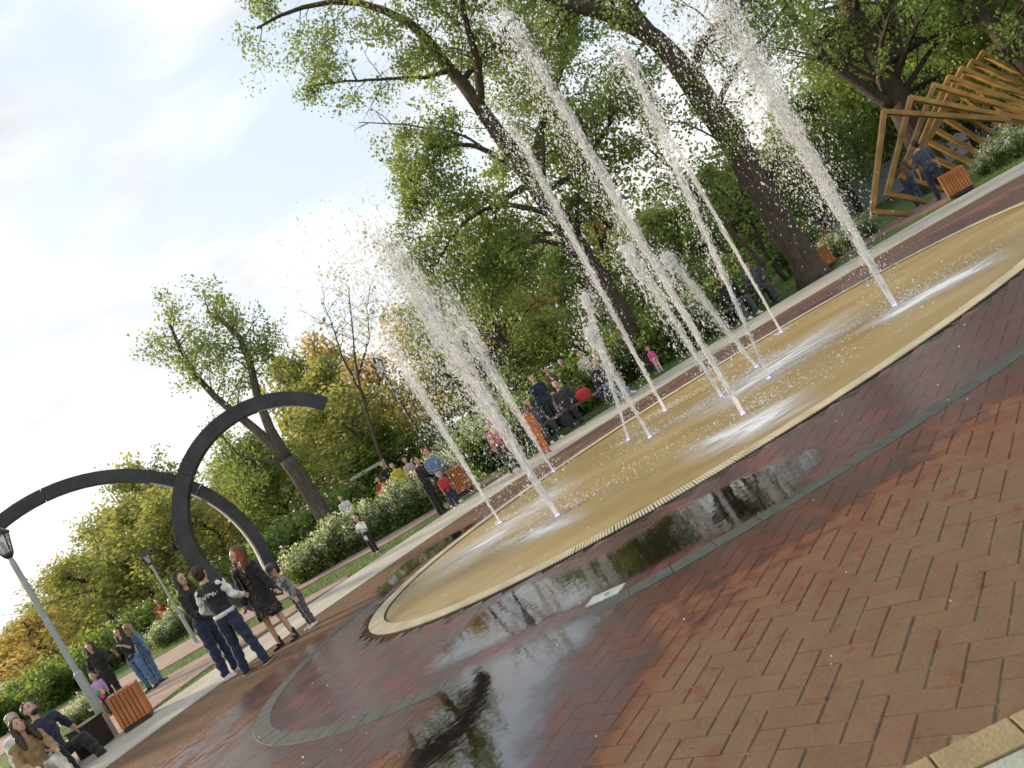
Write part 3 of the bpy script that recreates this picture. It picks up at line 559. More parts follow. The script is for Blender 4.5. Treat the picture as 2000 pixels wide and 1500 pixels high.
def jet(base_px, top_px, label, core=0.022, spread=0.06, mist=1.0, nd=2500, blob=0.0, drift=(-0.25, 0.1), fall=0.4, splash_sheen=0.0, width=1.0):
    bx, by = gp(*base_px); T = at(top_px[0], top_px[1], by); h = T.z; top = np.array([T.x - bx, 0.12 * drift[1], h])
    root = empty('water_jet', (bx, by, 0.0)); tag(root, label, 'water jet', 'jets of the splash fountain')
    nz_ = MB().lathe([(0.06, -0.02), (0.06, 0.006), (0.045, 0.012), (0.03, 0.012), (0.03, -0.01)], 14).build('nozzle', M_steel, root)
    MB().lathe([(0.030, 0.004), (0.026, 0.016), (0.018, 0.020)], 12).build('light_ring', M_led, nz_)
    def path(t):   # t 0..1 up the stream
        t = np.asarray(t)[..., None]; p = np.concatenate([top[0] * t + 0 * t, top[1] * t ** 2, h * t], -1)
        return p
    # clear stream that frays with height: a core and a looser sheath
    def sheath(nm, r0, r1, d0, d1, top_f, wob):
        m = 40; tt = np.linspace(0, top_f, m); pp = path(tt); pp[1:, :2] += np.cumsum(jr2.normal(0, wob * 0.35, (m - 1, 2)), 0) * 0.25 + jr2.normal(0, wob, (m - 1, 2)) * tt[1:, None]
        rr = (r0 + (r1 - r0) * tt ** 1.3) * (1 + 0.22 * tt * jr2.normal(0, 1, m)); mb = MB(); mb.tube(pp, list(np.maximum(rr, 0.004)), 10, cap=False); me = mb.mesh(nm, True)
        dn = np.repeat(d0 + (d1 - d0) * tt, 10); dn = dn * np.repeat(np.clip((top_f - tt) / (0.3 * top_f), 0.0, 1) ** 0.7 if not blob else np.ones(m), 10); A = me.attributes.new('dens', 'FLOAT', 'POINT'); A.data.foreach_set('value', dn.astype(np.float32)); link(nm, me, root, M_stream)
    sheath('stream', core * 0.8, core * 1.3 * width ** 0.5, 1.25, 0.5, 1.0, core * 0.35); sheath('outer_stream', core * 1.2, core * 1.2 + spread * 1.3 * width, 0.8, 0.30 + 0.2 * (width > 1.2), 1.0, core * 0.6)
    # droplets hugging the stream
    def cloud(n, lo, hi, sp0, sp1, r0, r1, st, dx=0.0, power=1.0):
        t = lo + (hi - lo) * jr2.random(n) ** power; p = path(t); s = sp0 + (sp1 - sp0) * t
        off = jr2.normal(0, 1, (n, 3)) * s[:, None]; off[:, 2] *= 0.6; p = p + off
        p[:, 0] += drift[0] * dx * t * jr2.random(n); p[:, 1] += drift[1] * dx * t * jr2.random(n)
        p[:, 2] = np.maximum(p[:, 2], 0.02); r = r0 * np.exp(jr2.normal(0, 0.45, n)) * (1 + (r1 / r0 - 1) * t)
        return p, r, np.full(n, st) * (0.6 + 0.8 * jr2.random(n))
    P1 = cloud(int(nd * 0.34), 0.05, 1.0, core * 0.6, spread * 1.0, 0.0042, 0.0055, 4.0)
    P2 = cloud(int(nd * 0.45 * mist), 0.30, 1.05, spread * 0.8, spread * 2.3 * width, 0.0034, 0.0050, 2.2, 0.9, 0.8)
    P3 = cloud(int(nd * 0.5 * fall), 0.02, 0.98, spread * 1.6, spread * 2.8 * width, 0.0032, 0.0044, 2.8, 1.2)
    P = np.concatenate([P1[0], P2[0], P3[0]]); S = np.concatenate([P1[1], P2[1], P3[1]]); ST = np.concatenate([P1[2], P2[2], P3[2]])
    til = np.tile(np.array([[top[0] / max(h, 0.3), 0, 1.0]]), (len(P), 1)) + jr2.normal(0, 0.22, (len(P), 3)); drops('droplets', P, S, ST, til, root)
    if blob:   # the crown of water that turns over at the top and falls in broken strings
        mb = MB(); c0 = Vector(top); bl = blob * 0.62
        for q in range(26):
            a = jr2.normal(0, 1, 3); mb.ell(c0 + Vector((a[0] * 0.55 - 0.2, a[1] * 0.5, -abs(a[2]) * 1.2)) * bl, tuple(bl * x for x in (0.16 + 0.30 * jr2.random(3))), n=8, m=6)
        for q in range(9):
            sx = -0.05 - 0.14 * jr2.random(); ln = h * (0.2 + 0.6 * jr2.random()); w_ = bl * 0.17
            pts = [c0 + Vector((sx * (f ** 0.6) * (1 if q % 4 else -0.8) + jr2.normal(0, 0.016), jr2.normal(0, 0.05) * f, -ln * f ** 1.6)) for f in np.linspace(0.05, 1, 22)]
            mb.tube(pts, list(w_ * (1 - 0.7 * np.linspace(0, 1, 22)) * (0.1 + 1.3 * jr2.random(22))), 6)
        me = remesh(mb, 'crown', 0.0125, 0); link('crown', me, root, M_spray)
        k_ = 260; pc_ = np.array(c0)[None] + jr2.normal(0, 1, (k_, 3)) * np.array([[blob * 0.6, blob * 0.6, blob * 1.1]]) - np.array([[0.02, 0, blob * 0.6]]); drops('crown_drops', pc_, 0.005 * np.exp(jr2.normal(0, 0.5, k_)), np.full(k_, 1.7), np.tile([[0, 0, 1.0]], (k_, 1)) + jr2.normal(0, 0.5, (k_, 3)), root)
    # splash where it lands
    n = int(260 + 900 * splash_sheen); a = jr2.random(n) * 6.283; q = np.abs(jr2.normal(0, 1, n)) * (0.14 + 0.55 * splash_sheen); Q = np.stack([np.cos(a) * q * 1.9 + 0.35 * splash_sheen, np.sin(a) * q * 0.8, np.abs(jr2.normal(0, 0.03 + 0.03 * splash_sheen, n))], 1)
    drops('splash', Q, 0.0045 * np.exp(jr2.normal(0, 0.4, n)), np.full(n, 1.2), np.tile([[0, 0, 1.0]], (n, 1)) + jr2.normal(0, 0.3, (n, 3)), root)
    return root
def splash_sheen_patch(px, fade, dens=1.0):
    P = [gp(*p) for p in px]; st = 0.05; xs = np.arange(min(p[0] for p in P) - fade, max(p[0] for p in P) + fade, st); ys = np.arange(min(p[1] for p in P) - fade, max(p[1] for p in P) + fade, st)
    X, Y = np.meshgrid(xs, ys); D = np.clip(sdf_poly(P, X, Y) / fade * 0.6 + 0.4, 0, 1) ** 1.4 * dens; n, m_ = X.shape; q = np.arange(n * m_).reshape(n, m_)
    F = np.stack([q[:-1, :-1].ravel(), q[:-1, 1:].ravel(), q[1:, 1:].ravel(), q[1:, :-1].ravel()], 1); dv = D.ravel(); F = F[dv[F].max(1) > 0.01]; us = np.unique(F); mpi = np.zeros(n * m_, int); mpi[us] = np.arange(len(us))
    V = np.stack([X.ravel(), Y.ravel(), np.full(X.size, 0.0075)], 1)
    o = link('splash_sheen', np_mesh('splash_sheen', V[us], mpi[F], {'depth': dv[us]}), None, M_splash_sheen); tag(o, 'white splash patch with painted-in sky sheen on the tan fountain floor', 'splash_sheen', kind='stuff'); return o
jet((978, 1022), (742, 640), 'thin jet at the left end of the fountain', 0.012, 0.06, 1.4, 1500, drift=(-0.35, 0.3), fall=0.8, width=1.3)
jet((1090, 1008), (735, 450), 'tall jet with wide veil of drops, second from the left', 0.026, 0.10, 2.6, 5200, drift=(-0.5, 0.4), fall=1.3, splash_sheen=0.5, width=1.8)
jet((1082, 922), (860, 560), 'jet rising beside the person in orange at the back rim', 0.014, 0.09, 1.3, 1600, drift=(-0.4, 0.5), fall=0.9, width=1.6)
jet((1228, 860), (1140, 575), 'low jet with a round falling crown, left of the low pair', 0.017, 0.04, 0.7, 900, blob=0.13, fall=0.8)
jet((1270, 855), (1150, 640), 'lowest jet with lumpy falling crown, right of the low pair', 0.020, 0.04, 0.7, 900, blob=0.10, fall=0.9, splash_sheen=0.2)
jet((1300, 803), (985, 215), 'tall slender jet in front of the leafy tree trunk', 0.022, 0.055, 1.3, 3000, fall=0.5, splash_sheen=0.3)
jet((1410, 775), (1222, 478), 'middle jet topped by a pear-shaped mass of water', 0.020, 0.05, 0.8, 1500, blob=0.16, fall=0.7, splash_sheen=0.2)
jet((1452, 810), (985, 20), 'tallest jet of the fountain, from its nearest nozzle', 0.024, 0.05, 1.4, 4200, fall=0.5, splash_sheen=0.7)
jet((1478, 718), (1300, 495), 'middle jet with a small pointed crown left of the slender jet', 0.018, 0.05, 1.0, 1600, blob=0.13, fall=1.0, splash_sheen=0.2)
jet((1502, 740), (1222, 100), 'broken tall jet with a loose lump of water at its tip', 0.014, 0.06, 1.2, 2200, blob=0.11, fall=0.8)
jet((1527, 650), (1275, 205), 'single thin clear jet near the back rim', 0.018, 0.028, 0.5, 1100, fall=0.25)
jet((1748, 598), (1405, 0), 'thick plume jet at the right end of the fountain', 0.030, 0.095, 2.2, 6500, drift=(-0.5, 0.1), fall=0.6, splash_sheen=0.7, width=1.5)
splash_sheen_patch([(1360, 870), (1440, 830), (1540, 780), (1560, 800), (1470, 850), (1390, 885)], 0.5, 2.2)
splash_sheen_patch([(980, 1065), (1040, 1035), (1110, 1010), (1120, 1020), (1050, 1050)], 0.4, 2.0)
splash_sheen_patch([(1690, 640), (1760, 595), (1850, 545), (1930, 505), (1940, 515), (1850, 565), (1760, 615)], 0.45, 2.2)
splash_sheen_patch([(1330, 815), (1420, 760), (1520, 690), (1640, 620), (1660, 640), (1540, 720), (1430, 790)], 0.7, 1.4)
splash_sheen_patch([(850, 1110), (950, 1045), (1100, 940), (1110, 960), (960, 1070), (880, 1120)], 0.6, 1.2)
# stray drops thrown over the rim onto the bricks
n = 130; q = np.stack([jr2.uniform(-3.5, 5.5, n), jr2.uniform(5.4, 14.5, n), np.abs(jr2.normal(0, 0.25, n)) + 0.01], 1)
stray = drops('flying_drops', q, 0.0045 * np.exp(jr2.normal(0, 0.35, n)), np.full(n, 1.6), np.tile([[0, 0, 1.0]], (n, 1)) + jr2.normal(0, 0.3, (n, 3)), None)
tag(stray, 'scattered water drops flying above the fountain and its rim', 'water drops')

# ---------------------------------------------------------------- black arches
M_black = paint('black_cladding', (0.022, 0.023, 0.024), 0.5, var=0.6, scale=3.5, bump=0.25, bscale=7)
M_diff = paint('frosted_diffuser', (0.55, 0.56, 0.58), 0.4, var=0.05)
def arch(name, label, u0, v0, rad_px, Y, t0, t1, depth, thick, strips, yaw=0.0):
    c = Vector((u0 * Y / FPX, Y, CAM_H + v0 * Y / FPX)); Rr = rad_px * Y / FPX
    root = empty(name, (c.x, Y, 0), yaw); tag(root, label, 'sculpture'); n = 56; nseg = 4
    def ring(ro, ri, ya, yb, a0, a1, nm, mat, par):
        ts = np.linspace(a0, a1, max(6, int(n * abs(a1 - a0) / abs(t1 - t0)))); V = []
        for t in ts:
            for r, y in ((ro, ya), (ro, yb), (ri, yb), (ri, ya)): V.append((r * math.cos(t), y, c.z + r * math.sin(t)))
        m = len(ts); F = [(i * 4 + k, i * 4 + (k + 1) % 4, i * 4 + 4 + (k + 1) % 4, i * 4 + 4 + k) for i in range(m - 1) for k in range(4)] + [(0, 1, 2, 3), ((m - 1) * 4 + 3, (m - 1) * 4 + 2, (m - 1) * 4 + 1, (m - 1) * 4)]
        return MB().add(V, F).build(nm, mat, par)
    da = (t1 - t0) / nseg
    for k in range(nseg): ring(Rr, Rr - thick, -depth / 2, depth / 2, t0 + k * da + 0.002, t0 + (k + 1) * da - 0.002, 'arch_segment', M_black, root)
    for a, b_ in strips: ring(Rr - thick + 0.004, Rr - thick - 0.012, -depth * 0.22, depth * 0.22, a, b_, 'light_strip', M_diff, root)
    return root
arch('arch_sculpture', 'wide black arch sculpture, left one, passing in front of the tall one', -900, -18, 312, 14.2, R(-22), R(202), 0.30, 0.225, [(R(-8), R(28)), (R(31), R(52))], R(33))
arch('arch_sculpture', 'tall black C-shaped arch sculpture with its open end in the air', -489, 28, 214, 14.9, R(41), R(41) + R(186), 0.32, 0.27, [(R(46), R(80))], R(14))

# ---------------------------------------------------------------- lamp posts
M_post = paint('galvanised_post', (0.34, 0.37, 0.35), 0.5, metal=0.25, var=0.12, scale=6, bump=0.05)
M_cap = paint('black_lantern_metal', (0.02, 0.021, 0.022), 0.5, var=0.2)
mg, Ng, Lg, bgl = bsdf('lantern_glass'); bgl.inputs['Base Color'].default_value = (0.86, 0.88, 0.86, 1); bgl.inputs['Roughness'].default_value = 0.25; bgl.inputs['Transmission Weight'].default_value = 0.75; bgl.inputs['IOR'].default_value = 1.2
def lamp(loc, H, label, dark=False):
    root = empty('street_lamp', (loc[0], loc[1], 0), R(20)); tag(root, label, 'street lamp', 'park lamps with lanterns'); k = H / 3.6
    pm = M_cap if dark else M_post
    MB().lathe([(0.075 * k, 0.0), (0.075 * k, 0.02), (0.065 * k, 0.03), (0.062 * k, 1.1 * k), (0.045 * k, 1.14 * k), (0.042 * k, 3.0 * k), (0.03 * k, 3.08 * k)], 14).build('post', pm, root, False)
    MB().lathe([(0.11 * k, -0.02), (0.11 * k, 0.012), (0.08 * k, 0.02)], 12).build('base_plate', pm, root)
    lan = MB().lathe([(0.03 * k, 3.06 * k), (0.085 * k, 3.12 * k), (0.085 * k, 3.15 * k), (0.05 * k, 3.16 * k)], 4, rot0=R(45)).build('lantern', M_cap, root)
    for a in range(4):
        an = R(45 + 90 * a); p0 = Vector((0.083 * k * math.cos(an), 0.083 * k * math.sin(an), 3.14 * k)); p1 = Vector((0.165 * k * math.cos(an), 0.165 * k * math.sin(an), 3.45 * k)); MB().tube([p0, p1], 0.011 * k, 5).build('corner_bar', M_cap, lan)
        b0, b1 = R(45 + 90 * a), R(135 + 90 * a); q = [(r * k * math.cos(b), r * k * math.sin(b), z * k) for r, z, b in ((0.078, 3.15, b0), (0.078, 3.15, b1), (0.158, 3.44, b1), (0.158, 3.44, b0))]
        nrm = Vector((math.cos((b0 + b1) / 2), math.sin((b0 + b1) / 2), 0)) * 0.004
        MB().add(q + [tuple(Vector(p) - nrm) for p in q], [(0, 1, 2, 3), (7, 6, 5, 4), (0, 4, 5, 1), (2, 6, 7, 3), (1, 5, 6, 2), (3, 7, 4, 0)]).build('pane', mg, lan)
    MB().lathe([(0.19 * k, 3.44 * k), (0.195 * k, 3.47 * k), (0.10 * k, 3.56 * k), (0.04 * k, 3.60 * k), (0.02 * k, 3.66 * k)], 4, rot0=R(45)).build('cap', M_cap, lan)
    MB().lathe([(0.028 * k, 3.16 * k), (0.034 * k, 3.24 * k), (0.03 * k, 3.32 * k), (0.012 * k, 3.35 * k)], 10).build('bulb', M_diff, lan, True)
    return root
x, y = gp(226, 1441); lamp((x, y), 3.62, 'tall near lamp post beside the orange bin at the left')
x, y = gp(385, 1256); lamp((x, y), 2.62, 'pale lamp post behind the left arch, by the flowering hedge')
p = at(150, 1226, 36); lamp((p.x, 36), p.z + 0.1, 'left one of the two distant lamp posts behind the near lamp')
p = at(166, 1238, 38); lamp((p.x, 38), p.z + 0.1, 'right one of the two distant lamp posts behind the near lamp')
p = at(738, 710, 19.2); lamp((p.x, 19.2), p.z + 0.22, 'black lantern lamp rising behind the fountain spray', True).scale = (0.72, 0.72, 1.0)

# ---------------------------------------------------------------- slatted bins
M_slat = wood('orange_slat_wood', (0.44, 0.155, 0.04), 0.55, (40, 40, 3))
M_bin_in = paint('dark_bin_liner', (0.05, 0.03, 0.02), 0.8)  # dark brown core behind the slats
def bin_(loc, wd, ht, rz, label, nsl=7):
    root = empty('slatted_bin', (loc[0], loc[1], 0), rz); tag(root, label, 'litter bin', 'orange slatted bins round the plaza'); b = 0.14 * ht
    MB().box((0, 0, b / 2), (wd * 0.94, wd * 0.94, b), bev=0.01).build('base', M_cap, root)
    MB().box((0, 0, b + (ht - b) / 2 - 0.01), (wd * 0.90, wd * 0.90, ht - b - 0.02)).build('liner', M_bin_in, root)
    sw = wd / nsl; me = MB().box((0, 0, 0), (sw * 0.84, 0.022, ht - b), bev=0.003).mesh('slat'); me.materials.append(M_slat)
    for side in range(4):
        for k in range(nsl):
            o = link('slat', me, root); d = Vector(((k + 0.5) * sw - wd / 2, -wd / 2 + 0.011, b + (ht - b) / 2 + 0.002)); d.rotate(Matrix.Rotation(side * math.pi / 2, 3, 'Z')); o.location = d; o.rotation_euler = (0, 0, side * math.pi / 2)
    mb = MB()
    for side in range(4):
        rm = Matrix.Rotation(side * math.pi / 2, 3, 'Z'); mb.box(rm @ Vector((0, -wd / 2 + 0.05, ht + 0.008)), (wd - 0.1 if side % 2 else wd, 0.1, 0.02), rm)
    mb.build('top_frame', M_slat, root); return root
x, y = gp(262, 1424); bin_((x, y + 0.2), 0.42, 0.56, R(24), 'orange slatted bin beside the tall near lamp post')
x, y = gp(1893, 372); bin_((x, y + 0.3), 0.56, 0.60, R(-30), 'orange slatted bin by the timber frames at the right', 9)
x, y = gp(1622, 522); bin_((x, y + 0.3), 0.58, 0.56, R(-20), 'orange slatted bin at the foot of the big trunk', 9)
x, y = gp(907, 968); bin_((x, y + 0.2), 0.5, 0.62, R(6), 'orange slatted bin beside the two women in dark coats', 8)
p = gp(1604, 478); bin_((p[0] * 1.0, p[1] * 1.0), 0.7, 0.7, R(10), 'small distant orange slatted bin beyond the big trunk', 9)

# ---------------------------------------------------------------- tilted timber frames
M_tim = wood('golden_timber', (0.36, 0.20, 0.052), 0.65, (2.2, 26, 26)); M_tim_v = wood('golden_timber_upright', (0.34, 0.185, 0.048), 0.65, (26, 26, 2.2))
fr_pts = [(892, 97, 36), (951, 94, 43), (1003, 92, 49), (1036, 91, 52), (1066, 93, 55), (1092, 95, 58), (1118, 99, 61), (1144, 104, 64), (1170, 109, 67), (1196, 114, 70), (1222, 119, 73), (1248, 124, 76)]
nth = ['first, most open tilted timber frame, nearest the fountain', 'second tilted timber frame, just behind the first'] + ['%s tilted timber frame in the twisted row' % w_ for w_ in 'third fourth fifth sixth seventh eighth ninth tenth eleventh'.split()] + ['twelfth, farthest tilted timber frame of the twisted row']
for k, (u, v, ang) in enumerate(fr_pts):
    Y = 21.6 + 0.55 * k; s = Y / FPX; W_, H_ = 3.4, 2.75; c, b = 0.13, 0.17
    root = empty('timber_frame', (u * s, Y, CAM_H + v * s)); root.rotation_euler = (0, R(ang), R(-6)); tag(root, nth[k], 'timber frame', 'row of tilted timber frames')
    MB().box((W_ / 2, 0, 0), (W_, b, c), bev=0.008).build('beam', M_tim, root); MB().box((W_ / 2, 0, -H_), (W_, b, c), bev=0.008).build('beam', M_tim, root)
    MB().box((c / 2, 0, -H_ / 2), (c, b - 0.006, H_ - c), bev=0.008).build('beam', M_tim_v, root); MB().box((W_ - c / 2, 0, -H_ / 2), (c, b - 0.006, H_ - c), bev=0.008).build('beam', M_tim_v, root)

# ---------------------------------------------------------------- metal drain cover and the black box by the bench
P = [gp(1144, 1189), gp(1208, 1161), gp(1212, 1143), gp(1160, 1168)]
dr = empty('drain_cover', (P[0][0], P[0][1], 0)); tag(dr, 'small pale metal drain cover with a round hole by the dark band', 'drain cover')
ex = Vector((P[1][0] - P[0][0], P[1][1] - P[0][1], 0)); ey = Vector((P[3][0] - P[0][0], P[3][1] - P[0][1], 0))
mb = MB(); zz = 0.012; mb.add([(0, 0, -0.01), ex + Vector((0, 0, -0.01)), ex + ey + Vector((0, 0, -0.01)), ey + Vector((0, 0, -0.01)), (0, 0, zz), ex + Vector((0, 0, zz)), ex + ey + Vector((0, 0, zz)), ey + Vector((0, 0, zz))], [(4, 5, 6, 7), (0, 1, 5, 4), (1, 2, 6, 5), (2, 3, 7, 6), (3, 0, 4, 7)]); mb.build('plate', paint('worn_steel_plate', (0.42, 0.44, 0.42), 0.45, metal=0.4, var=0.2, scale=12), dr)
q = ex * 0.55 + ey * 0.5; MB().lathe([(0.018, 0.011), (0.018, 0.0135), (0.013, 0.0135), (0.012, 0.008)], 12, c=(q.x, q.y, 0)).build('hole', M_dark, dr)
x, y = gp(182, 1473); bb = empty('black_box', (x, y + 0.18, 0), R(-20)); tag(bb, 'black square box with a faint pale mark beside the bench', 'box')
M_bb = paint('black_plastic', (0.018, 0.018, 0.018), 0.6, var=0.2); MB().box((0, 0, 0.21), (0.4, 0.4, 0.42), bev=0.015).build('body', M_bb, bb); MB().box((0, 0, 0.425), (0.42, 0.42, 0.03), bev=0.008).build('lid', M_bb, bb)
mk = MB()
for i, (dx, dz, w_, h_) in enumerate(((-0.05, 0.27, 0.02, 0.09), (-0.015, 0.27, 0.02, 0.09), (0.02, 0.29, 0.02, 0.05), (0.055, 0.27, 0.02, 0.09), (-0.03, 0.245, 0.03, 0.015), (0.03, 0.315, 0.03, 0.015))): mk.box((dx, -0.2025, dz), (w_, 0.003, h_))
mk.build('printed_mark', paint('grey_print', (0.22, 0.22, 0.2), 0.7), bb)
# ---------------------------------------------------------------- trees
tr = np.random.default_rng(21)
M_bark = bark_mat('bark_brown', (0.028, 0.021, 0.015), (0.105, 0.078, 0.055)); M_bark_g = bark_mat('bark_grey', (0.05, 0.042, 0.033), (0.16, 0.13, 0.10))
M_leaf = leaf_mat('leaf_green', (0.075, 0.130, 0.022), (0.125, 0.195, 0.036), (0.215, 0.26, 0.055), 0.55)
M_leaf_d = leaf_mat('leaf_deep_green', (0.065, 0.125, 0.020), (0.11, 0.185, 0.030), (0.18, 0.245, 0.045), 0.55)
M_leaf_y = leaf_mat('leaf_yellow_green', (0.11, 0.16, 0.028), (0.19, 0.22, 0.042), (0.32, 0.31, 0.075), 0.52)
M_leaf_backlit = leaf_mat('leaf_backlit_gold', (0.18, 0.165, 0.03), (0.32, 0.27, 0.05), (0.45, 0.37, 0.10), 0.55)  # gold of low sun through the leaves, put into the leaf colour
def leaf_mesh(name, P, size, mat, droop=0.4, sunny=0.0):
    n = len(P); a = tr.normal(0, 1, (n, 3)); a[:, 2] -= droop; a /= np.linalg.norm(a, axis=1, keepdims=True)
    b = np.cross(a, tr.normal(0, 1, (n, 3))); b /= np.linalg.norm(b, axis=1, keepdims=True)
    s = size * np.exp(tr.normal(0, 0.28, n))[:, None]
    V = np.stack([P - a * s * 0.5, P + b * s * 0.36 - a * s * 0.05, P + a * s * 0.55, P - b * s * 0.36 - a * s * 0.05], 1)
    q = np.arange(n * 4).reshape(n, 4); rn = np.repeat(np.clip(tr.beta(2, 2.4, n) + sunny, 0, 1), 4)
    me = np_mesh(name, V.reshape(-1, 3), q, {'rnd': rn}); me.materials.append(mat); return me
def poly_at(pts, f):
    pts = [Vector(p) for p in pts]; d = [(pts[i + 1] - pts[i]).length for i in range(len(pts) - 1)]; T = sum(d) * f
    for i, l in enumerate(d):
        if T <= l or i == len(d) - 1: k = min(T / max(l, 1e-6), 1); return pts[i].lerp(pts[i + 1], k), (pts[i + 1] - pts[i]).normalized()
        T -= l
def smooth_poly(pts, n=14):
    pts = [Vector(p) for p in pts]; P = [pts[0] * 2 - pts[1]] + pts + [pts[-1] * 2 - pts[-2]]; out = []; m = len(pts) - 1; per = max(2, n // m)
    for i in range(m):
        p0, p1, p2, p3 = P[i:i + 4]
        for k in range(per):
            t = k / per; out.append(0.5 * ((2 * p1) + (p2 - p0) * t + (2 * p0 - 5 * p1 + 4 * p2 - p3) * t * t + (3 * p1 - p0 - 3 * p2 + p3) * t ** 3))
    return out + [pts[-1]]
def grow(p, d, ln, n, wob, droop):
    out = [Vector(p)]; d = Vector(d).normalized()
    for i in range(n):
        d = (d + Vector(tr.normal(0, wob, 3)) + Vector((0, 0, -droop))).normalized(); out.append(out[-1] + d * (ln / n))
    return out
def dress(bark, leaves, limb, r_tip, nsec, ltwig, dens, f0=0.25, droop=0.05, cl=0.16, sec_len=1.8, bare=0.0, up=0.25, per=26, flat=1.0):
    """side branches and twigs along a limb, leaf positions in clumps on the twigs"""
    for k in range(nsec):
        f = f0 + (1 - f0) * ((k + tr.random()) / nsec); p, t = poly_at(limb, f); d = Vector(tr.normal(0, 1, 3)); d.y *= flat; d = (d - t * d.dot(t)).normalized() * 0.9 + t * 0.45 + Vector((0, 0, up))
        ln = sec_len * (1.15 - 0.5 * f) * (0.6 + 0.8 * tr.random()); s = grow(p, d, ln, 5, 0.16, droop)
        bark.tube(s, [r_tip * (1.0 - 0.75 * i / 5) for i in range(6)], 5)
        is_bare = tr.random() < bare
        for j in range(ltwig):
            g_ = 0.25 + 0.75 * (j + tr.random()) / ltwig; q, tt = poly_at(s, g_); dd = Vector(tr.normal(0, 1, 3)); dd = (dd - tt * dd.dot(tt)).normalized() + tt * 0.8
            tw = grow(q, dd, ln * 0.42 * (0.5 + tr.random()), 3, 0.25, droop * 2); bark.tube(tw, [r_tip * 0.30, r_tip * 0.24, r_tip * 0.18, r_tip * 0.08], 3, cap=False)
            if is_bare: continue
            m = int(per * dens * (0.5 + tr.random()))
            for c in (tw[1], tw[2], tw[3], tw[3]):
                k4 = max(1, m // 4); leaves.append(np.array(c)[None] + tr.normal(0, cl, (k4, 3)))
def hero_tree(name, label, limbs, mat_leaf, mat_bark, leaf=0.105, **kw):
    base = Vector(limbs[0][0][0]); root = empty(name, (base.x, base.y, 0)); tag(root, label, 'tree'); bark = MB(); leaves = []
    for pts, r0, r1, nsec, opt in limbs:
        sp = smooth_poly([Vector(p) - Vector((base.x, base.y, 0)) for p in pts], 16); m = len(sp); rad = [r0 + (r1 - r0) * (i / (m - 1)) ** 0.8 for i in range(m)]
        if opt.get('flare'): rad[0] *= 1.5; rad[1] *= 1.15
        sp = [p + Vector(tr.normal(0, 0.012, 3)) for p in sp]
        bark.tube(sp, rad, 12 if r0 > 0.12 else 7); k = dict(kw); k.update({a: b for a, b in opt.items() if a != 'flare'})
        if nsec: dress(bark, leaves, sp, max(0.016, r1 * 0.5), nsec, k.pop('ltwig', 6), k.pop('dens', 1.0), **k)
    bark.build('trunk', mat_bark, root, True); me = leaf_mesh('crown', np.concatenate(leaves), leaf, mat_leaf); link('crown', me, root); return root
def L_(Y, *px, dy=0.0): return [at(x, y, Y + dy * i / max(1, len(px) - 1)) for i, (x, y) in enumerate(px)]
# leafy tree behind the fountain, its crown reaching to the left over the sky
Y = 21.0
bs = at(1262, 705, Y); bs.z = -0.1
hero_tree('maple_tree', 'tall leafy tree with dark trunk rising behind the fountain jets', [
    ([bs] + L_(Y, (1215, 620), (1165, 540), (1080, 410), (1005, 300)), 0.34, 0.26, 6, dict(flare=1, f0=0.5, sec_len=2.0, dens=1.2)),
    (L_(Y, (1005, 300), (940, 212), (865, 115), (800, 45), (700, 5), (590, 12), (500, 55)), 0.24, 0.03, 22, dict(sec_len=1.9, dens=0.75, f0=0.05, bare=0.3)),
    (L_(Y, (940, 212), (930, 110), (905, 20), (890, -90), dy=-2), 0.15, 0.04, 14, dict(sec_len=1.9, dens=1.1)),
    (L_(Y, (880, 135), (830, 150), (760, 152), (680, 158), (615, 165)), 0.07, 0.02, 12, dict(sec_len=1.0, dens=0.55, bare=0.4)),
    (L_(Y, (960, 300), (905, 280), (860, 295), (815, 350), (785, 395)), 0.08, 0.02, 13, dict(sec_len=1.3, dens=1.0, droop=0.12)),
    (L_(Y, (985, 320), (900, 262), (800, 245), (700, 238)), 0.05, 0.012, 8, dict(sec_len=0.8, dens=0.5, bare=0.6)),
    (L_(Y, (1040, 350), (1060, 240), (1100, 120), (1130, 20), dy=2), 0.17, 0.05, 18, dict(sec_len=2.2, dens=1.2)),
    (L_(Y, (1085, 420), (980, 400), (900, 440), (850, 520)), 0.09, 0.03, 15, dict(sec_len=1.7, dens=1.1, droop=0.1)),
    (L_(Y, (1130, 490), (1050, 470), (980, 500), (930, 560)), 0.08, 0.03, 13, dict(sec_len=1.5, dens=1.1, droop=0.1)),
    (L_(Y, (1060, 380), (1130, 330), (1190, 240), (1210, 150), dy=1.5), 0.12, 0.04, 16, dict(sec_len=1.8, dens=1.15)),
    (L_(Y, (900, 160), (960, 90), (1010, 20), dy=1), 0.10, 0.03, 12, dict(sec_len=1.7, dens=1.0)),
], M_leaf, M_bark, 0.078, per=96)
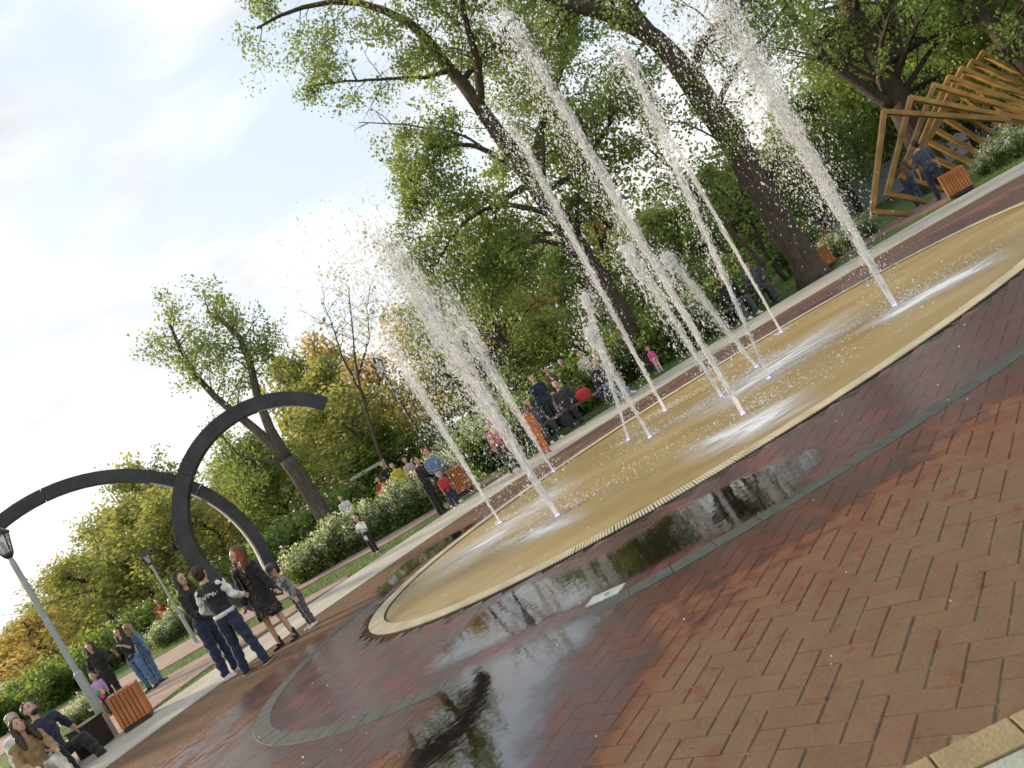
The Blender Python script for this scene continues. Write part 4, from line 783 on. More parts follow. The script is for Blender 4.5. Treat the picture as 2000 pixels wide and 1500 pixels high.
# big trunk at the right
Y = 19.6; bs = Vector((*gp(1592, 546), -0.1)); Y = bs.y
hero_tree('big_tree', 'massive rough brown trunk leaning over the back of the fountain', [
    ([bs] + L_(Y, (1552, 480), (1500, 392), (1420, 260), (1352, 160)), 0.36, 0.31, 5, dict(flare=1, f0=0.4, sec_len=1.1, dens=0.9)),
    (L_(Y, (1352, 160), (1300, 95), (1240, 50), (1170, 22), (1080, -5), (1000, -60)), 0.29, 0.12, 10, dict(sec_len=1.6, dens=1.0, up=-0.1)),
    (L_(Y, (1290, 90), (1230, 10), (1190, -90), (1160, -200)), 0.19, 0.10, 12, dict(sec_len=2.0, dens=1.1)),
    (L_(Y, (1362, 170), (1362, 110), (1385, 65), (1440, 20), (1490, -60)), 0.14, 0.06, 14, dict(sec_len=1.5, dens=0.9)),
    (L_(Y, (1400, 210), (1440, 130), (1500, 60), (1560, -20), dy=2), 0.09, 0.03, 14, dict(sec_len=1.6, dens=0.8)),
    (L_(Y, (1470, 340), (1440, 300), (1360, 250), (1290, 230), dy=-1), 0.045, 0.012, 6, dict(sec_len=0.7, dens=0.6)),
], M_leaf, M_bark, 0.075, per=48)
# dark leaning tree behind the frames, with a limb to the left
Y = 27.0; bs = at(1800, 305, Y); bs.z = -0.1
hero_tree('dark_tree', 'dark thick forked tree standing behind the tilted timber frames', [
    ([bs] + L_(Y, (1775, 240), (1752, 190), (1722, 130), (1690, 70), (1640, -30)), 0.46, 0.28, 14, dict(flare=1, f0=0.4, sec_len=3.2, dens=1.2)),
    (L_(Y, (1738, 205), (1680, 165), (1625, 125), (1570, 60), (1520, -10)), 0.22, 0.10, 15, dict(sec_len=2.4, dens=0.9)),
    (L_(Y, (1735, 150), (1750, 80), (1735, 0), (1720, -100), dy=1), 0.24, 0.12, 14, dict(sec_len=3.0, dens=1.2)),
    (L_(Y, (1720, 130), (1800, 80), (1880, 40), (1960, -30), dy=-2), 0.16, 0.06, 18, dict(sec_len=2.6, dens=1.2)),
    (L_(Y, (1752, 190), (1830, 150), (1900, 120), dy=2), 0.10, 0.04, 12, dict(sec_len=2.4, dens=1.2)),
], M_leaf_d, M_bark, 0.105, per=50)
Y = 24.0; bs = at(2075, 200, Y); bs.z = -0.1
hero_tree('leaning_tree', 'tree with a leaning trunk at the top right edge', [
    ([bs] + L_(Y, (2040, 160), (1985, 110), (1930, 40), (1880, -30), (1830, -120)), 0.30, 0.15, 14, dict(flare=1, f0=0.3, sec_len=2.6, dens=1.2)),
    (L_(Y, (1985, 110), (2010, 20), (2020, -80), dy=1), 0.14, 0.06, 12, dict(sec_len=2.6, dens=1.2)),
], M_leaf_d, M_bark, 0.105, per=50)
# forked tree behind the arches
Y = 26.0; bs = at(668, 1066, Y); bs.z = -0.1
hero_tree('forked_tree', 'forked slanting tree rising behind the tall black arch', [
    ([bs] + L_(Y, (640, 1020), (600, 955), (560, 898)), 0.33, 0.26, 0, dict(flare=1)),
    (L_(Y, (560, 898), (520, 858), (470, 815), (420, 775), (385, 735), (350, 680), (330, 630)), 0.20, 0.05, 20, dict(sec_len=1.5, dens=1.0, f0=0.35)),
    (L_(Y, (560, 898), (530, 840), (502, 770), (488, 710), (468, 660), (440, 630), (405, 610)), 0.20, 0.06, 18, dict(sec_len=1.35, dens=1.0, f0=0.45)),
    (L_(Y, (575, 910), (520, 900), (470, 890), (430, 850)), 0.07, 0.03, 8, dict(sec_len=1.2, dens=0.9)),
    (L_(Y, (488, 710), (500, 680), (520, 670)), 0.05, 0.02, 5, dict(sec_len=0.9, dens=0.9)),
], M_leaf, M_bark_g, 0.085, per=36)
# slender trees with few leaves
def slender(label, Y, mat, *limbs, bark=None, bare=0.5, dens=0.6, sl=1.2, leaf=0.12, ns=10, r=0.10):
    b0 = limbs[0][0]; bs = at(b0[0], b0[1], Y); bs.z = -0.1
    ll = [([bs] + L_(Y, *limbs[0][1:]), r, r * 0.2, ns, dict(f0=0.35, sec_len=sl, dens=dens, bare=bare))] + [(L_(Y, *q), r * 0.6, r * 0.12, int(ns * 0.8), dict(sec_len=sl, dens=dens, bare=bare)) for q in limbs[1:]]
    return hero_tree('slender_tree', label, ll, mat, bark or M_bark, leaf, per=20)
slender('thin bare yellowish tree against the sky left of the spray', 30.0, M_leaf_y, [(790, 985), (760, 930), (730, 850), (700, 740), (690, 660), (680, 560)], [(712, 780), (670, 700), (650, 640), (630, 590)], [(700, 730), (720, 660), (715, 590)], bark=M_bark_g, bare=0.65, sl=2.0, ns=16)
slender('thin dark tree slanting between the two big trunks', 23.0, M_leaf, [(1520, 600), (1490, 520), (1380, 400), (1290, 310), (1230, 265)], [(1380, 400), (1330, 370), (1270, 345)], [(1300, 320), (1265, 250), (1250, 190)], bare=0.5, sl=1.0, ns=12)
slender('second thin tree in front of the grey wall', 25.0, M_leaf, [(1545, 560), (1500, 500), (1455, 400), (1440, 330)], [(1470, 440), (1420, 380), (1350, 350)], bare=0.2, sl=1.5, dens=1.1, ns=16)
slender('thin tree with dark bark left of the pink child', 22.5, M_leaf, [(1245, 720), (1200, 610), (1180, 470), (1195, 420), (1130, 290), (1080, 250)], [(1190, 440), (1130, 380), (1090, 300)], [(1180, 500), (1150, 400), (1145, 320)], bare=0.2, sl=1.5, dens=0.9, ns=18, r=0.13)
slender('dark thin trunk leaning in the middle wood', 29.0, M_leaf_d, [(1045, 800), (1000, 700), (940, 600), (880, 520), (830, 470)], [(940, 600), (930, 520), (900, 460)], [(985, 670), (900, 630), (850, 600)], bare=0.15, sl=2.3, dens=1.0, ns=22, leaf=0.15, r=0.2)
# the far wood: many trees from six models
def auto_tree(seed, H, wd, th, nl, leaf, dens, mat, barkm, droop=0.02, bare=0.0):
    """model tree of height H: returns trunk and crown meshes"""
    global tr; keep = tr; tr = np.random.default_rng(seed); bark = MB(); leaves = []
    tip = Vector((tr.normal(0, 0.4), tr.normal(0, 0.4), H * 0.9)); tk = smooth_poly([Vector((0, 0, -0.2)), Vector((tr.normal(0, 0.15), tr.normal(0, 0.15), H * 0.35)), Vector((tr.normal(0, 0.35), tr.normal(0, 0.35), H * 0.65)), tip], 12)
    m = len(tk); bark.tube(tk, [0.022 * H * (1 - 0.85 * i / (m - 1)) for i in range(m)], 8)
    for k in range(nl):
        f = th + (0.97 - th) * (k + tr.random()) / nl; p, t = poly_at(tk, f); a = 2.4 * k + tr.random(); sp = wd * (0.45 + 0.55 * math.sin(math.pi * min(1, (f - th) / (1 - th) * 0.85 + 0.18))) * (0.7 + 0.5 * tr.random())
        limb = grow(p, (math.cos(a), math.sin(a), 0.55 + 0.5 * f), sp, 6, 0.12, droop); bark.tube(limb, [0.009 * H * (1 - 0.85 * i / 6) for i in range(7)], 5)
        dress(bark, leaves, limb, 0.022, 6, 4, dens, f0=0.2, sec_len=sp * 0.5, cl=0.26, per=24, droop=droop, bare=bare)
    a = bark.mesh('trunk', True); a.materials.append(barkm); b = leaf_mesh('crown', np.concatenate(leaves), leaf, mat); tr = keep; return a, b
models = dict(
    g=auto_tree(1, 8.0, 2.7, 0.22, 20, 0.17, 0.85, M_leaf, M_bark), d=auto_tree(2, 8.0, 2.9, 0.15, 22, 0.18, 1.0, M_leaf_d, M_bark),
    y=auto_tree(3, 8.0, 2.5, 0.20, 18, 0.16, 0.7, M_leaf_y, M_bark_g), o=auto_tree(4, 8.0, 2.4, 0.22, 18, 0.18, 0.6, M_leaf_backlit, M_bark_g, bare=0.25),
    w=auto_tree(5, 8.0, 3.2, 0.30, 22, 0.16, 1.0, M_leaf, M_bark, droop=0.16), t=auto_tree(6, 8.0, 2.0, 0.18, 20, 0.18, 0.7, M_leaf_y, M_bark_g))
KIND = dict(g='broad green', d='dense deep-green', y='airy yellow-green', o='sparse backlit-gold', w='drooping green', t='narrow pale-green')
wood = [  # photo place of the crown top, distance, model, width factor
    (20, 1235, 42, 'o', 1.3), (60, 1200, 36, 'o', 1.25), (105, 1110, 46, 'y', 1.1), (150, 1085, 34, 'y', 1.1), (190, 1005, 44, 'y', 1.0), (215, 985, 33, 't', 1.3), (262, 905, 40, 'y', 0.9), (300, 985, 31, 'y', 1.0),
    (335, 960, 44, 'o', 0.9), (390, 985, 33, 'y', 1.0), (440, 900, 46, 'y', 1.1), (480, 860, 35, 'g', 1.0), (520, 700, 48, 't', 0.9), (585, 720, 38, 't', 1.0), (610, 665, 50, 'o', 0.95), (650, 770, 33, 'y', 1.2),
    (700, 700, 42, 'o', 1.1), (735, 850, 33, 'd', 1.25), (790, 600, 52, 'o', 1.1), (820, 560, 40, 'y', 1.05), (870, 560, 36, 'd', 1.0), (900, 500, 48, 'o', 0.8), (960, 560, 34, 'o', 1.1), (985, 440, 44, 'y', 0.9), (1045, 620, 28, 'w', 1.1),
    (1100, 480, 38, 'd', 1.0), (1160, 420, 46, 'o', 1.1), (1230, 430, 40, 'y', 1.0), (1290, 410, 34, 'g', 1.0), (1300, 560, 27, 'd', 1.0), (1390, 380, 42, 'g', 1.0), (1430, 330, 34, 'd', 1.0), (1500, 260, 40, 'y', 1.0), (1545, 190, 34, 'g', 1.0),
    (1600, 130, 42, 'd', 1.0), (1640, 80, 36, 'g', 1.0), (1700, 30, 44, 'y', 1.0), (1740, 0, 34, 'd', 1.1), (1800, -20, 42, 'g', 1.0), (1850, 20, 33, 'd', 1.1), (1900, -40, 40, 'y', 1.0), (1950, 30, 34, 'g', 1.1), (2000, -40, 42, 'd', 1.1), (2050, 0, 32, 'd', 1.1),
]
place = ['behind the bench at the lower left', 'far left at the sky edge', 'left of the distant lamps', 'behind the near lamp', 'under the left arch', 'between the two arches', 'behind the tall arch', 'left of the spray', 'behind the spray', 'behind the low jets', 'behind the slender jet', 'right of the big trunk', 'above the timber frames', 'at the right edge']
seen = {}
for i, (px, py, Y, k, wf) in enumerate(wood):
    p = at(px, py, Y); root = empty('woodland_tree', (p.x, Y, 0), tr.random() * 6.28); s = max(p.z, 2.5) / 8.0 * 1.03
    for nm, me in zip(('trunk', 'crown'), models[k]): link(nm, me, root)
    sw = (0.55 + 0.45 * s) * wf; root.scale = (sw, sw, s)
    side = 'far' if Y >= 39 else 'nearer'; zone = min(13, max(0, int((px - py * 0.35 + 430) / 185)))
    lab = '%s %s woodland tree %s' % (side, KIND[k], place[zone])
    if lab in seen: lab = lab.replace('woodland tree', 'woodland tree, the one further right,')
    seen[lab] = 1
    tag(root, lab, 'tree', 'trees of the wood round the plaza')
# a closing row of dense far trees so that no bare horizon shows
for i, u in enumerate(np.linspace(-1450, 1450, 32)):
    Y = 62 + 12 * tr.random(); root = empty('background_tree', (u * Y / FPX, Y, 0), tr.random() * 6.28)
    for nm, me in zip(('trunk', 'crown'), models['dgdyw'[i % 5]]): link(nm, me, root)
    s = (0.75 + 0.3 * tr.random()) * (0.8 if u < -750 else 1.0); root.scale = (s * 1.5, s * 1.5, s); tag(root, 'distant tree closing the view between the woodland trunks', 'tree', 'far row of trees closing the view')

# ---------------------------------------------------------------- shrubs and flowering hedge
ORD = 'first second third fourth fifth sixth seventh eighth ninth tenth eleventh twelfth thirteenth fourteenth fifteenth sixteenth seventeenth eighteenth'.split()
def shrub_model(seed, w_, d_, h, n, leaf, mat, flowers=0):
    global tr; keep = tr; tr = np.random.default_rng(seed); st = MB(); P = []; Fw = []
    for k in range(26):
        a = tr.random() * 6.283; q = tr.random() ** 0.5; tip = Vector((math.cos(a) * q * w_ / 2, math.sin(a) * q * d_ / 2, h * (1 - 0.45 * q * q) * (0.75 + 0.35 * tr.random())))
        b = Vector((tip.x * 0.25, tip.y * 0.25, 0)); m_ = b.lerp(tip, 0.6) + Vector((0, 0, h * 0.12)); pts = smooth_poly([b, m_, tip], 8); st.tube(pts, [0.012 - 0.001 * i for i in range(len(pts))], 4)
        for f in np.linspace(0.12, 1, 8): p, _ = poly_at(pts, f); P.append(np.array(p)[None] + tr.normal(0, 0.085, (max(1, n // 208), 3)))
        if flowers:
            for f in np.linspace(0.5, 1, 6): p, _ = poly_at(pts, f); Fw.append(np.array(p)[None] + np.array([[0, 0, 0.05]]) + tr.normal(0, 0.045, (flowers, 3)))
    P = np.concatenate(P); P[:, 2] = np.abs(P[:, 2]) + 0.01
    a = st.mesh('stem'); a.materials.append(M_bark); b = leaf_mesh('foliage', P, leaf, mat); r = [('stem', a), ('foliage', b)]
    if Fw: r.append(('blossom', leaf_mesh('blossom', np.concatenate(Fw), 0.04, M_flower, 0.0)))
    tr = keep; return r
M_flower = leaf_mat('white_blossom', (0.55, 0.56, 0.45), (0.72, 0.72, 0.62), (0.82, 0.82, 0.76), 0.35)
sp_m = [shrub_model(31 + k, 1.3, 1.0, 0.85, 3200, 0.05, M_leaf_d, 9) for k in range(2)]; dk_m = [shrub_model(41 + k, 1.5, 1.2, 1.0, 3400, 0.085, M_leaf_d) for k in range(2)]
def shrub(px, py, model, s, label, group, off=0.0, name='shrub'):
    x, y = gp(px, py); root = empty(name, (x, y + off, 0), tr.random() * 6.28)
    for nm, me in model: link(nm, me, root)
    root.scale = (s, s, s * (0.85 + 0.3 * tr.random())); tag(root, label, 'shrub', group)
for i, t in enumerate(np.linspace(0, 1, 10)): shrub(586 + 290 * t, 1146 - 165 * t, sp_m[i % 2], 0.95 + 0.2 * tr.random(), ORD[i] + ' white-blossoming shrub from the arches in the middle hedge', 'blossoming hedge in the middle', 0.6, 'blossoming_shrub')
for i, t in enumerate(np.linspace(0, 1, 6)): shrub(300 + 100 * t, 1282 - 60 * t, sp_m[i % 2], 1.0, ORD[i] + ' white-blossoming shrub from the left in the hedge by the pale lamp post', 'blossoming hedge at the left', 0.9, 'blossoming_shrub')
for px, py, o_ in ((118, 1452, 'leftmost'), (150, 1432, 'middle'), (185, 1418, 'rightmost')): shrub(px, py, sp_m[0], 0.55, o_ + ' low white-blossoming shrub behind the seated people and black box', 'low blossoming shrubs by the bench', 0.7, 'blossoming_shrub')
for px, py, o_ in ((20, 1560, 'nearer'), (-30, 1530, 'farther')): shrub(px, py, sp_m[1], 0.5, o_ + ' low blossoming shrub beside the bench at the picture corner', 'low blossoming shrubs by the bench', 0.2, 'blossoming_shrub')
for px, py, s, o_ in ((1968, 322, 0.6, 'leftmost'), (2000, 306, 0.75, 'middle'), (2040, 284, 0.85, 'rightmost')): shrub(px, py, sp_m[0], s, o_ + ' pale-flowered shrub right of the orange bin by the frames', 'shrubs at the right edge', 0.9, 'blossoming_shrub')
for px, py, o_ in ((1668, 492, 'leftmost'), (1700, 470, 'middle'), (1735, 445, 'rightmost')): shrub(px, py, sp_m[1], 0.8, o_ + ' loose pale shrub between the right jet and the first frame', 'shrubs left of the frames', 1.0, 'blossoming_shrub')
for i, t in enumerate(np.linspace(0, 1, 17)):
    px = 960 + 590 * t; py = np.polyval(phi, px); shrub(px, py, dk_m[i % 2], 1.0 + 0.35 * tr.random(), ORD[i] + ' dark green shrub from the left in the planting behind the fountain', 'dark shrubs behind the fountain', 2.2 + 1.6 * tr.random())
for i, t in enumerate(np.linspace(0, 1, 9)):
    p = at(1150 + 400 * t, 700 - 230 * t, 25); root = empty('shrub', (p.x, 25 + tr.random() * 3, 0), tr.random() * 6.28)
    for nm, me in dk_m[i % 2]: link(nm, me, root)
    root.scale = (1.5, 1.5, 1.6); tag(root, ORD[i] + ' taller dark shrub from the left under the trees behind the planting', 'shrub', 'understorey behind the fountain')
for i, u in enumerate(np.linspace(-1200, -350, 16)):
    Y = 27 + 3 * tr.random(); root = empty('shrub', (u * Y / FPX, Y, 0), tr.random() * 6.28)
    for nm, me in dk_m[i % 2]: link(nm, me, root)
    root.scale = (1.7, 1.5, 1.5); tag(root, ORD[i] + ' undergrowth shrub from the left edge along the far left path', 'shrub', 'undergrowth on the left')
# short grass on the strips beyond the concrete
n = 26000; gx = tr.uniform(-13, 14, n); gy = tr.uniform(11, 24, n); pp = np.array([topx(a, b, 0) for a, b in zip(gx, gy)])
keepm = (pp[:, 1] < np.polyval(phi, pp[:, 0]) - 3) & (pp[:, 0] > -80) & (pp[:, 0] < 2080)
def off_path(px, py):
    l1 = np.interp(px, [60, 165, 285, 400, 540, 680], [1600, 1488, 1393, 1307, 1217, 1128]); u1 = np.interp(px, [-60, 110, 180, 330, 470, 675], [1560, 1460, 1410, 1318, 1240, 1124])
    l2 = np.interp(px, [-80, 100, 200, 330, 460, 640, 760, 880, 980], [1520, 1420, 1372, 1300, 1225, 1120, 1058, 985, 925]); u2 = np.interp(px, [-110, 100, 190, 330, 450, 600, 740, 860, 975], [1490, 1395, 1352, 1272, 1204, 1126, 1050, 985, 922])
    return ~((px < 680) & (py < l1 + 2) & (py > u1 - 2)) & ~((px < 980) & (py < l2 + 2) & (py > u2 - 2)) & ~((px > 1640) & (py > np.interp(px, [1636, 1730, 1800, 1880], [503, 440, 398, 355])))
keepm &= off_path(pp[:, 0], pp[:, 1]); gx, gy = gx[keepm], gy[keepm]; n = len(gx)
a = tr.random(n) * 6.283; hh = 0.07 * np.exp(tr.normal(0, 0.35, n)); wv = 0.012
b0 = np.stack([gx, gy, np.full(n, -0.03)], 1); dx = np.stack([np.cos(a) * wv, np.sin(a) * wv, np.zeros(n)], 1); tipv = b0 + np.stack([tr.normal(0, 0.03, n), tr.normal(0, 0.03, n), hh], 1)
me = np_mesh('grass_blades', np.stack([b0 - dx, b0 + dx, tipv], 1).reshape(-1, 3), np.arange(n * 3).reshape(n, 3), {'rnd': np.repeat(tr.random(n), 3)})
o = link('grass', me, None, leaf_mat('grass_blade', (0.05, 0.11, 0.015), (0.08, 0.16, 0.022), (0.16, 0.2, 0.04), 0.4)); tag(o, 'short green grass on the strips beyond the concrete', 'grass', kind='stuff')

# ---------------------------------------------------------------- far stalls, grey building
M_white = paint('white_stall_paint', (0.42, 0.41, 0.37), 0.6, var=0.1); M_blue = paint('blue_stall_front', (0.05, 0.14, 0.26), 0.6, var=0.2); M_dkw = paint('dark_stall_inside', (0.05, 0.045, 0.04), 0.8)
def stall(px, py, Y, w_, h, label, front=None):
    p = at(px, py, Y); root = empty('market_stall', (p.x, Y, 0), R(12)); tag(root, label, 'stall', 'stalls beyond the hedge')
    for sx in (-1, 1):
        for sy in (-1, 1): MB().box((sx * w_ * 0.46, sy * 0.7, h / 2), (0.10, 0.10, h)).build('post', M_white, root)
    MB().box((0, 0, h + 0.06), (w_, 1.7, 0.12), bev=0.01).build('roof', M_white, root); MB().box((0, 0.2, 0.45), (w_ * 0.86, 0.7, 0.9), bev=0.01).build('counter', front or M_white, root)
stall(622, 1052, 28.5, 1.2, 1.1, 'small white-roofed stall with blue front left of the forked trunk', M_blue); stall(745, 965, 29.0, 1.4, 1.5, 'white-roofed stall with open front right of the forked trunk'); stall(565, 1085, 30, 1.5, 1.2, 'dim white-posted stall between the arches')
bd = empty('grey_building', (17.0, 44, 0), R(-8)); tag(bd, 'pale blue-grey low building seen between the trunks at the right', 'building'); M_wall = paint('grey_render', (0.36, 0.39, 0.43), 0.85, var=0.1, scale=1)
MB().box((0, 0, 2.4), (26, 6, 4.8)).build('wall', M_wall, bd); MB().box((0, 0, 4.95), (26.6, 6.6, 0.3)).build('roof', paint('dark_roof', (0.09, 0.09, 0.10), 0.8), bd)
for k in range(6):
    wn = MB().box((-10.5 + 4.2 * k, -3.02, 2.4), (1.5, 0.08, 1.6)).build('window', paint('window_frame_grey', (0.5, 0.5, 0.5), 0.6), bd); MB().box((-10.5 + 4.2 * k, -3.07, 2.4), (1.3, 0.03, 1.4)).build('pane', paint('dark_pane', (0.04, 0.05, 0.06), 0.15), wn)

# small litter of petals and bud scales lying on the near bricks
n = 70; a = tr.uniform(-3, 4, n); b_ = tr.uniform(2.1, 6.0, n); pp = np.stack([a, b_, np.full(n, 0.0095)], 1)
kk = np.array([ell_r(E1, x_, y_) > 1.05 for x_, y_ in zip(a, b_)]); me = leaf_mesh('petals', pp[kk], 0.010, M_flower, 0.0); o = link('fallen_petals', me, None); tag(o, 'tiny pale petals and bud scales scattered on the near bricks', 'petals', kind='stuff')
# ---------------------------------------------------------------- people
def skin_mat(name, col):
    if name in _mc: return _mc[name]
    m, N, L, b = bsdf(name); _mc[name] = m; tcn = N.new('ShaderNodeTexCoord'); r = ramp(N, (0.3, [c * 0.85 for c in col]), (0.7, [min(1, c * 1.1) for c in col])); L.new(noise(N, L, tcn.outputs['Object'], 14, 4), r.inputs[0]); L.new(r.outputs[0], b.inputs['Base Color'])
    b.inputs['Roughness'].default_value = 0.5; b.inputs['Subsurface Weight'].default_value = 0.08; b.inputs['Subsurface Radius'].default_value = (0.01, 0.004, 0.002); return m
def hair_mat(name, col):
    if name in _mc: return _mc[name]
    m, N, L, b = bsdf(name); _mc[name] = m; tcn = N.new('ShaderNodeTexCoord'); mp = N.new('ShaderNodeMapping'); mp.inputs['Scale'].default_value = (60, 60, 5); L.new(tcn.outputs['Object'], mp.inputs[0]); f = noise(N, L, mp.outputs[0], 2, 4)
    r = ramp(N, (0.3, [c * 0.5 for c in col]), (0.7, [min(1, c * 1.4) for c in col])); L.new(f, r.inputs[0]); L.new(r.outputs[0], b.inputs['Base Color']); b.inputs['Roughness'].default_value = 0.5
    bp = N.new('ShaderNodeBump'); bp.inputs['Strength'].default_value = 0.7; bp.inputs['Distance'].default_value = 0.01; L.new(f, bp.inputs['Height']); L.new(bp.outputs[0], b.inputs['Normal']); return m
M_skin = skin_mat('skin', (0.50, 0.30, 0.21)); M_eye = paint('eye_dark', (0.02, 0.015, 0.012), 0.25, var=0.0, bump=0); M_lip = paint('lip', (0.36, 0.12, 0.10), 0.5, var=0.05, bump=0)
COL = dict(black=(0.014, 0.014, 0.016), charcoal=(0.035, 0.035, 0.04), white=(0.66, 0.65, 0.62), navy=(0.018, 0.022, 0.055), jeans=(0.032, 0.055, 0.125), darkjeans=(0.016, 0.026, 0.058), lightjeans=(0.09, 0.16, 0.29), grey=(0.20, 0.21, 0.225), dgrey=(0.085, 0.09, 0.095),
           tan=(0.30, 0.19, 0.09), cream=(0.56, 0.53, 0.46), red=(0.42, 0.03, 0.035), pink=(0.66, 0.10, 0.26), purple=(0.42, 0.27, 0.52), orange=(0.50, 0.17, 0.05), pinkred=(0.45, 0.14, 0.14), denim=(0.13, 0.21, 0.34), slate=(0.055, 0.065, 0.085), yellow=(0.6, 0.47, 0.03), brown=(0.16, 0.09, 0.055), teal=(0.10, 0.36, 0.36), palepink=(0.6, 0.42, 0.44))
HAIR = dict(brown=(0.035, 0.018, 0.010), black=(0.010, 0.008, 0.008), red=(0.20, 0.045, 0.013), blond=(0.34, 0.24, 0.11), grey=(0.35, 0.34, 0.33))
V3 = Vector
def person(label, pos, face, H, top='black', legs='jeans', shoes='white', hair='brown', style='short', th=None, sh=None, ua=None, fa=None, lean=(0, 0), look=(0, 0), child=False, sit=0.0, sleeve=1.0, top_len=0.0, dress=None, coat=None, cap_col=None, fine=False, hands_spread=0.0, female=True, sole=None, girth=1.0, group=None, z0=0.0, far=False, sleeve_col=None, beard=False):
    """a clothed figure; directions are (x, y, z) with -y to the front; th/sh/ua/fa: pairs (left, right) of thigh, shin, upper arm, forearm"""
    s = H / 1.70; hs = 1.32 if child else 1.0; vox = (0.0085 if fine else (0.022 if far else 0.015))
    root = empty('person', (pos[0], pos[1], z0), face); tag(root, label, 'person', group)
    th = th or ((0.02, -0.04, -1), (-0.02, 0.02, -1)); sh = sh or ((0.02, 0.05, -1), (-0.02, 0.05, -1)); ua = ua or ((0.18, 0.03, -1), (-0.18, 0.03, -1)); fa = fa or ((0.06, -0.22, -1), (-0.06, -0.22, -1))
    nrm = lambda v: V3(v).normalized()
    lt, ls = (0.41, 0.40) if not child else (0.36, 0.35)
    # pelvis height so that the lower foot stands on the ground
    hipw, shw = (0.088, 0.165) if female else (0.082, 0.19)
    if child: hipw, shw = 0.08, 0.145
    low = max(-(nrm(th[i]).z * lt + nrm(sh[i]).z * ls) for i in (0, 1)) + 0.085; hip_z = (low if not sit else sit)
    hipc = V3((0, 0, hip_z + 0.03)); tl = 0.50 if not child else 0.43
    tdir = V3((lean[0], -lean[1], 1)).normalized(); waist = hipc + tdir * (tl * 0.30); chest = hipc + tdir * (tl * 0.66); neck = hipc + tdir * tl
    hr = 0.112 * hs; hd = (tdir + V3((look[0] * 0.3, -look[1] * 0.3, 0.6))).normalized(); headc = neck + hd * (0.085 + hr)
    yaw = look[0]; HR = Matrix.Rotation(yaw, 3, 'Z') @ Matrix.Rotation(look[1] * 0.9, 3, 'X')
    side = V3((1, 0, 0)); J = {}
    for i, sg in ((0, 1), (1, -1)):
        hip = hipc + V3((sg * hipw, 0, -0.03)); kn = hip + nrm(th[i]) * lt; an = kn + nrm(sh[i]) * ls; shd = chest + tdir * (tl * 0.24) + V3((sg * shw, 0, 0)); al, bl = (0.28, 0.245) if not child else (0.22, 0.20)
        el = shd + nrm(ua[i]) * al; wr = el + nrm(fa[i]) * bl; hv = (nrm(fa[i]) + V3((0, -0.1, -0.15))).normalized(); J[i] = (hip, kn, an, shd, el, wr, hv, sg)
    def torso(mb, g=0.0, low_ext=0.0, fy=0.68):
        g += 0.0; q = girth
        mb.cap(hipc - tdir * low_ext, (0.135 if female else 0.125) * q + g, waist, (0.112 if female else 0.122) * q + g, fy + 0.06, side); mb.cap(waist, (0.112 if female else 0.122) * q + g, chest, (0.140 if female else 0.155) * q + g, fy, side)
        mb.cap(chest + tdir * (tl * 0.06), (0.138 if female else 0.155) * q + g, chest + tdir * (tl * 0.17), 0.115 * q + g, fy, side)
        for i in (0, 1): mb.cap(chest + tdir * (tl * 0.22), 0.062 + g, J[i][3], 0.052 + g, 0.95, side)
    def arm(mb, i, g=0.0, upto=1.0, r=(0.048, 0.038, 0.027)):
        _, _, _, a, e, w_, _, _ = J[i]; mb.cap(a, r[0] + g, e, r[1] + g)
        if upto > 0.5: mb.cap(e, r[1] + g, e.lerp(w_, (upto - 0.5) * 2), r[2] + g)
    def leg(mb, i, g=0.0, f0=0.0, f1=1.0, flare=0.0):
        h, k, a = J[i][:3]
        if f1 <= 0.5: mb.cap(h, 0.085 * girth + g, h.lerp(k, f1 * 2), 0.068 + g); return
        mb.cap(h, 0.083 * girth + g, k, 0.053 + g + flare * 0.5); mb.cap(k, 0.053 + g + flare * 0.5, k.lerp(a, (f1 - 0.5) * 2), 0.036 + g + flare)
    # body: one continuous surface with head, hands and feet
    mb = MB(); torso(mb)
    mb.cap(neck - tdir * 0.05, 0.052, neck + hd * 0.09, 0.047 * (1 + 0.1 * (hs - 1)))
    X = lambda p: headc + HR @ (V3(p) * hs)
    mb.ell(X((0, 0.008, 0.012)), (0.076 * hs, 0.094 * hs, 0.108 * hs), HR); mb.ell(X((0, -0.028, -0.052)), (0.054 * hs, 0.060 * hs, 0.060 * hs), HR)
    mb.cap(X((0, -0.088, 0.012)), 0.009 * hs, X((0, -0.102, -0.018)), 0.014 * hs)
    for sg in (1, -1): mb.ell(X((sg * 0.078, 0.012, 0.0)), (0.012 * hs, 0.022 * hs, 0.032 * hs), HR, 8, 6)
    for i in (0, 1):
        arm(mb, i); leg(mb, i, 0.0, flare=0.0); _, kn, an, _, el, wr, hv, sg = J[i]
        # hand: palm, four fingers of unequal length, thumb from the side of the palm
        fw_ = V3((0, -1, 0)); fw_ = (fw_ - hv * fw_.dot(hv)); fw_ = fw_.normalized() if fw_.length > 0.15 else V3((sg, 0, 0)); nr = hv.cross(fw_); k = 1.15 if child else 1.0
        pc = wr + hv * 0.045 * k; mb.cap(wr, 0.024, wr + hv * 0.072 * k, 0.036 * k, 0.42, fw_)
        for f, (o_, l_) in enumerate(((0.027, 0.066), (0.009, 0.076), (-0.009, 0.070), (-0.027, 0.054))):
            b0 = wr + hv * 0.085 * k + fw_ * o_ * k; b1 = b0 + (hv * 0.85 + fw_ * (0.25 * o_ / 0.027)) * l_ * 0.5 + nr * (-sg) * 0.006; b2 = b1 + (hv * 0.7 + nr * sg * -0.55).normalized() * l_ * 0.5
            mb.cap(b0, 0.0095, b1, 0.0090, n=6); mb.cap(b1, 0.0090, b2, 0.0078, n=6)
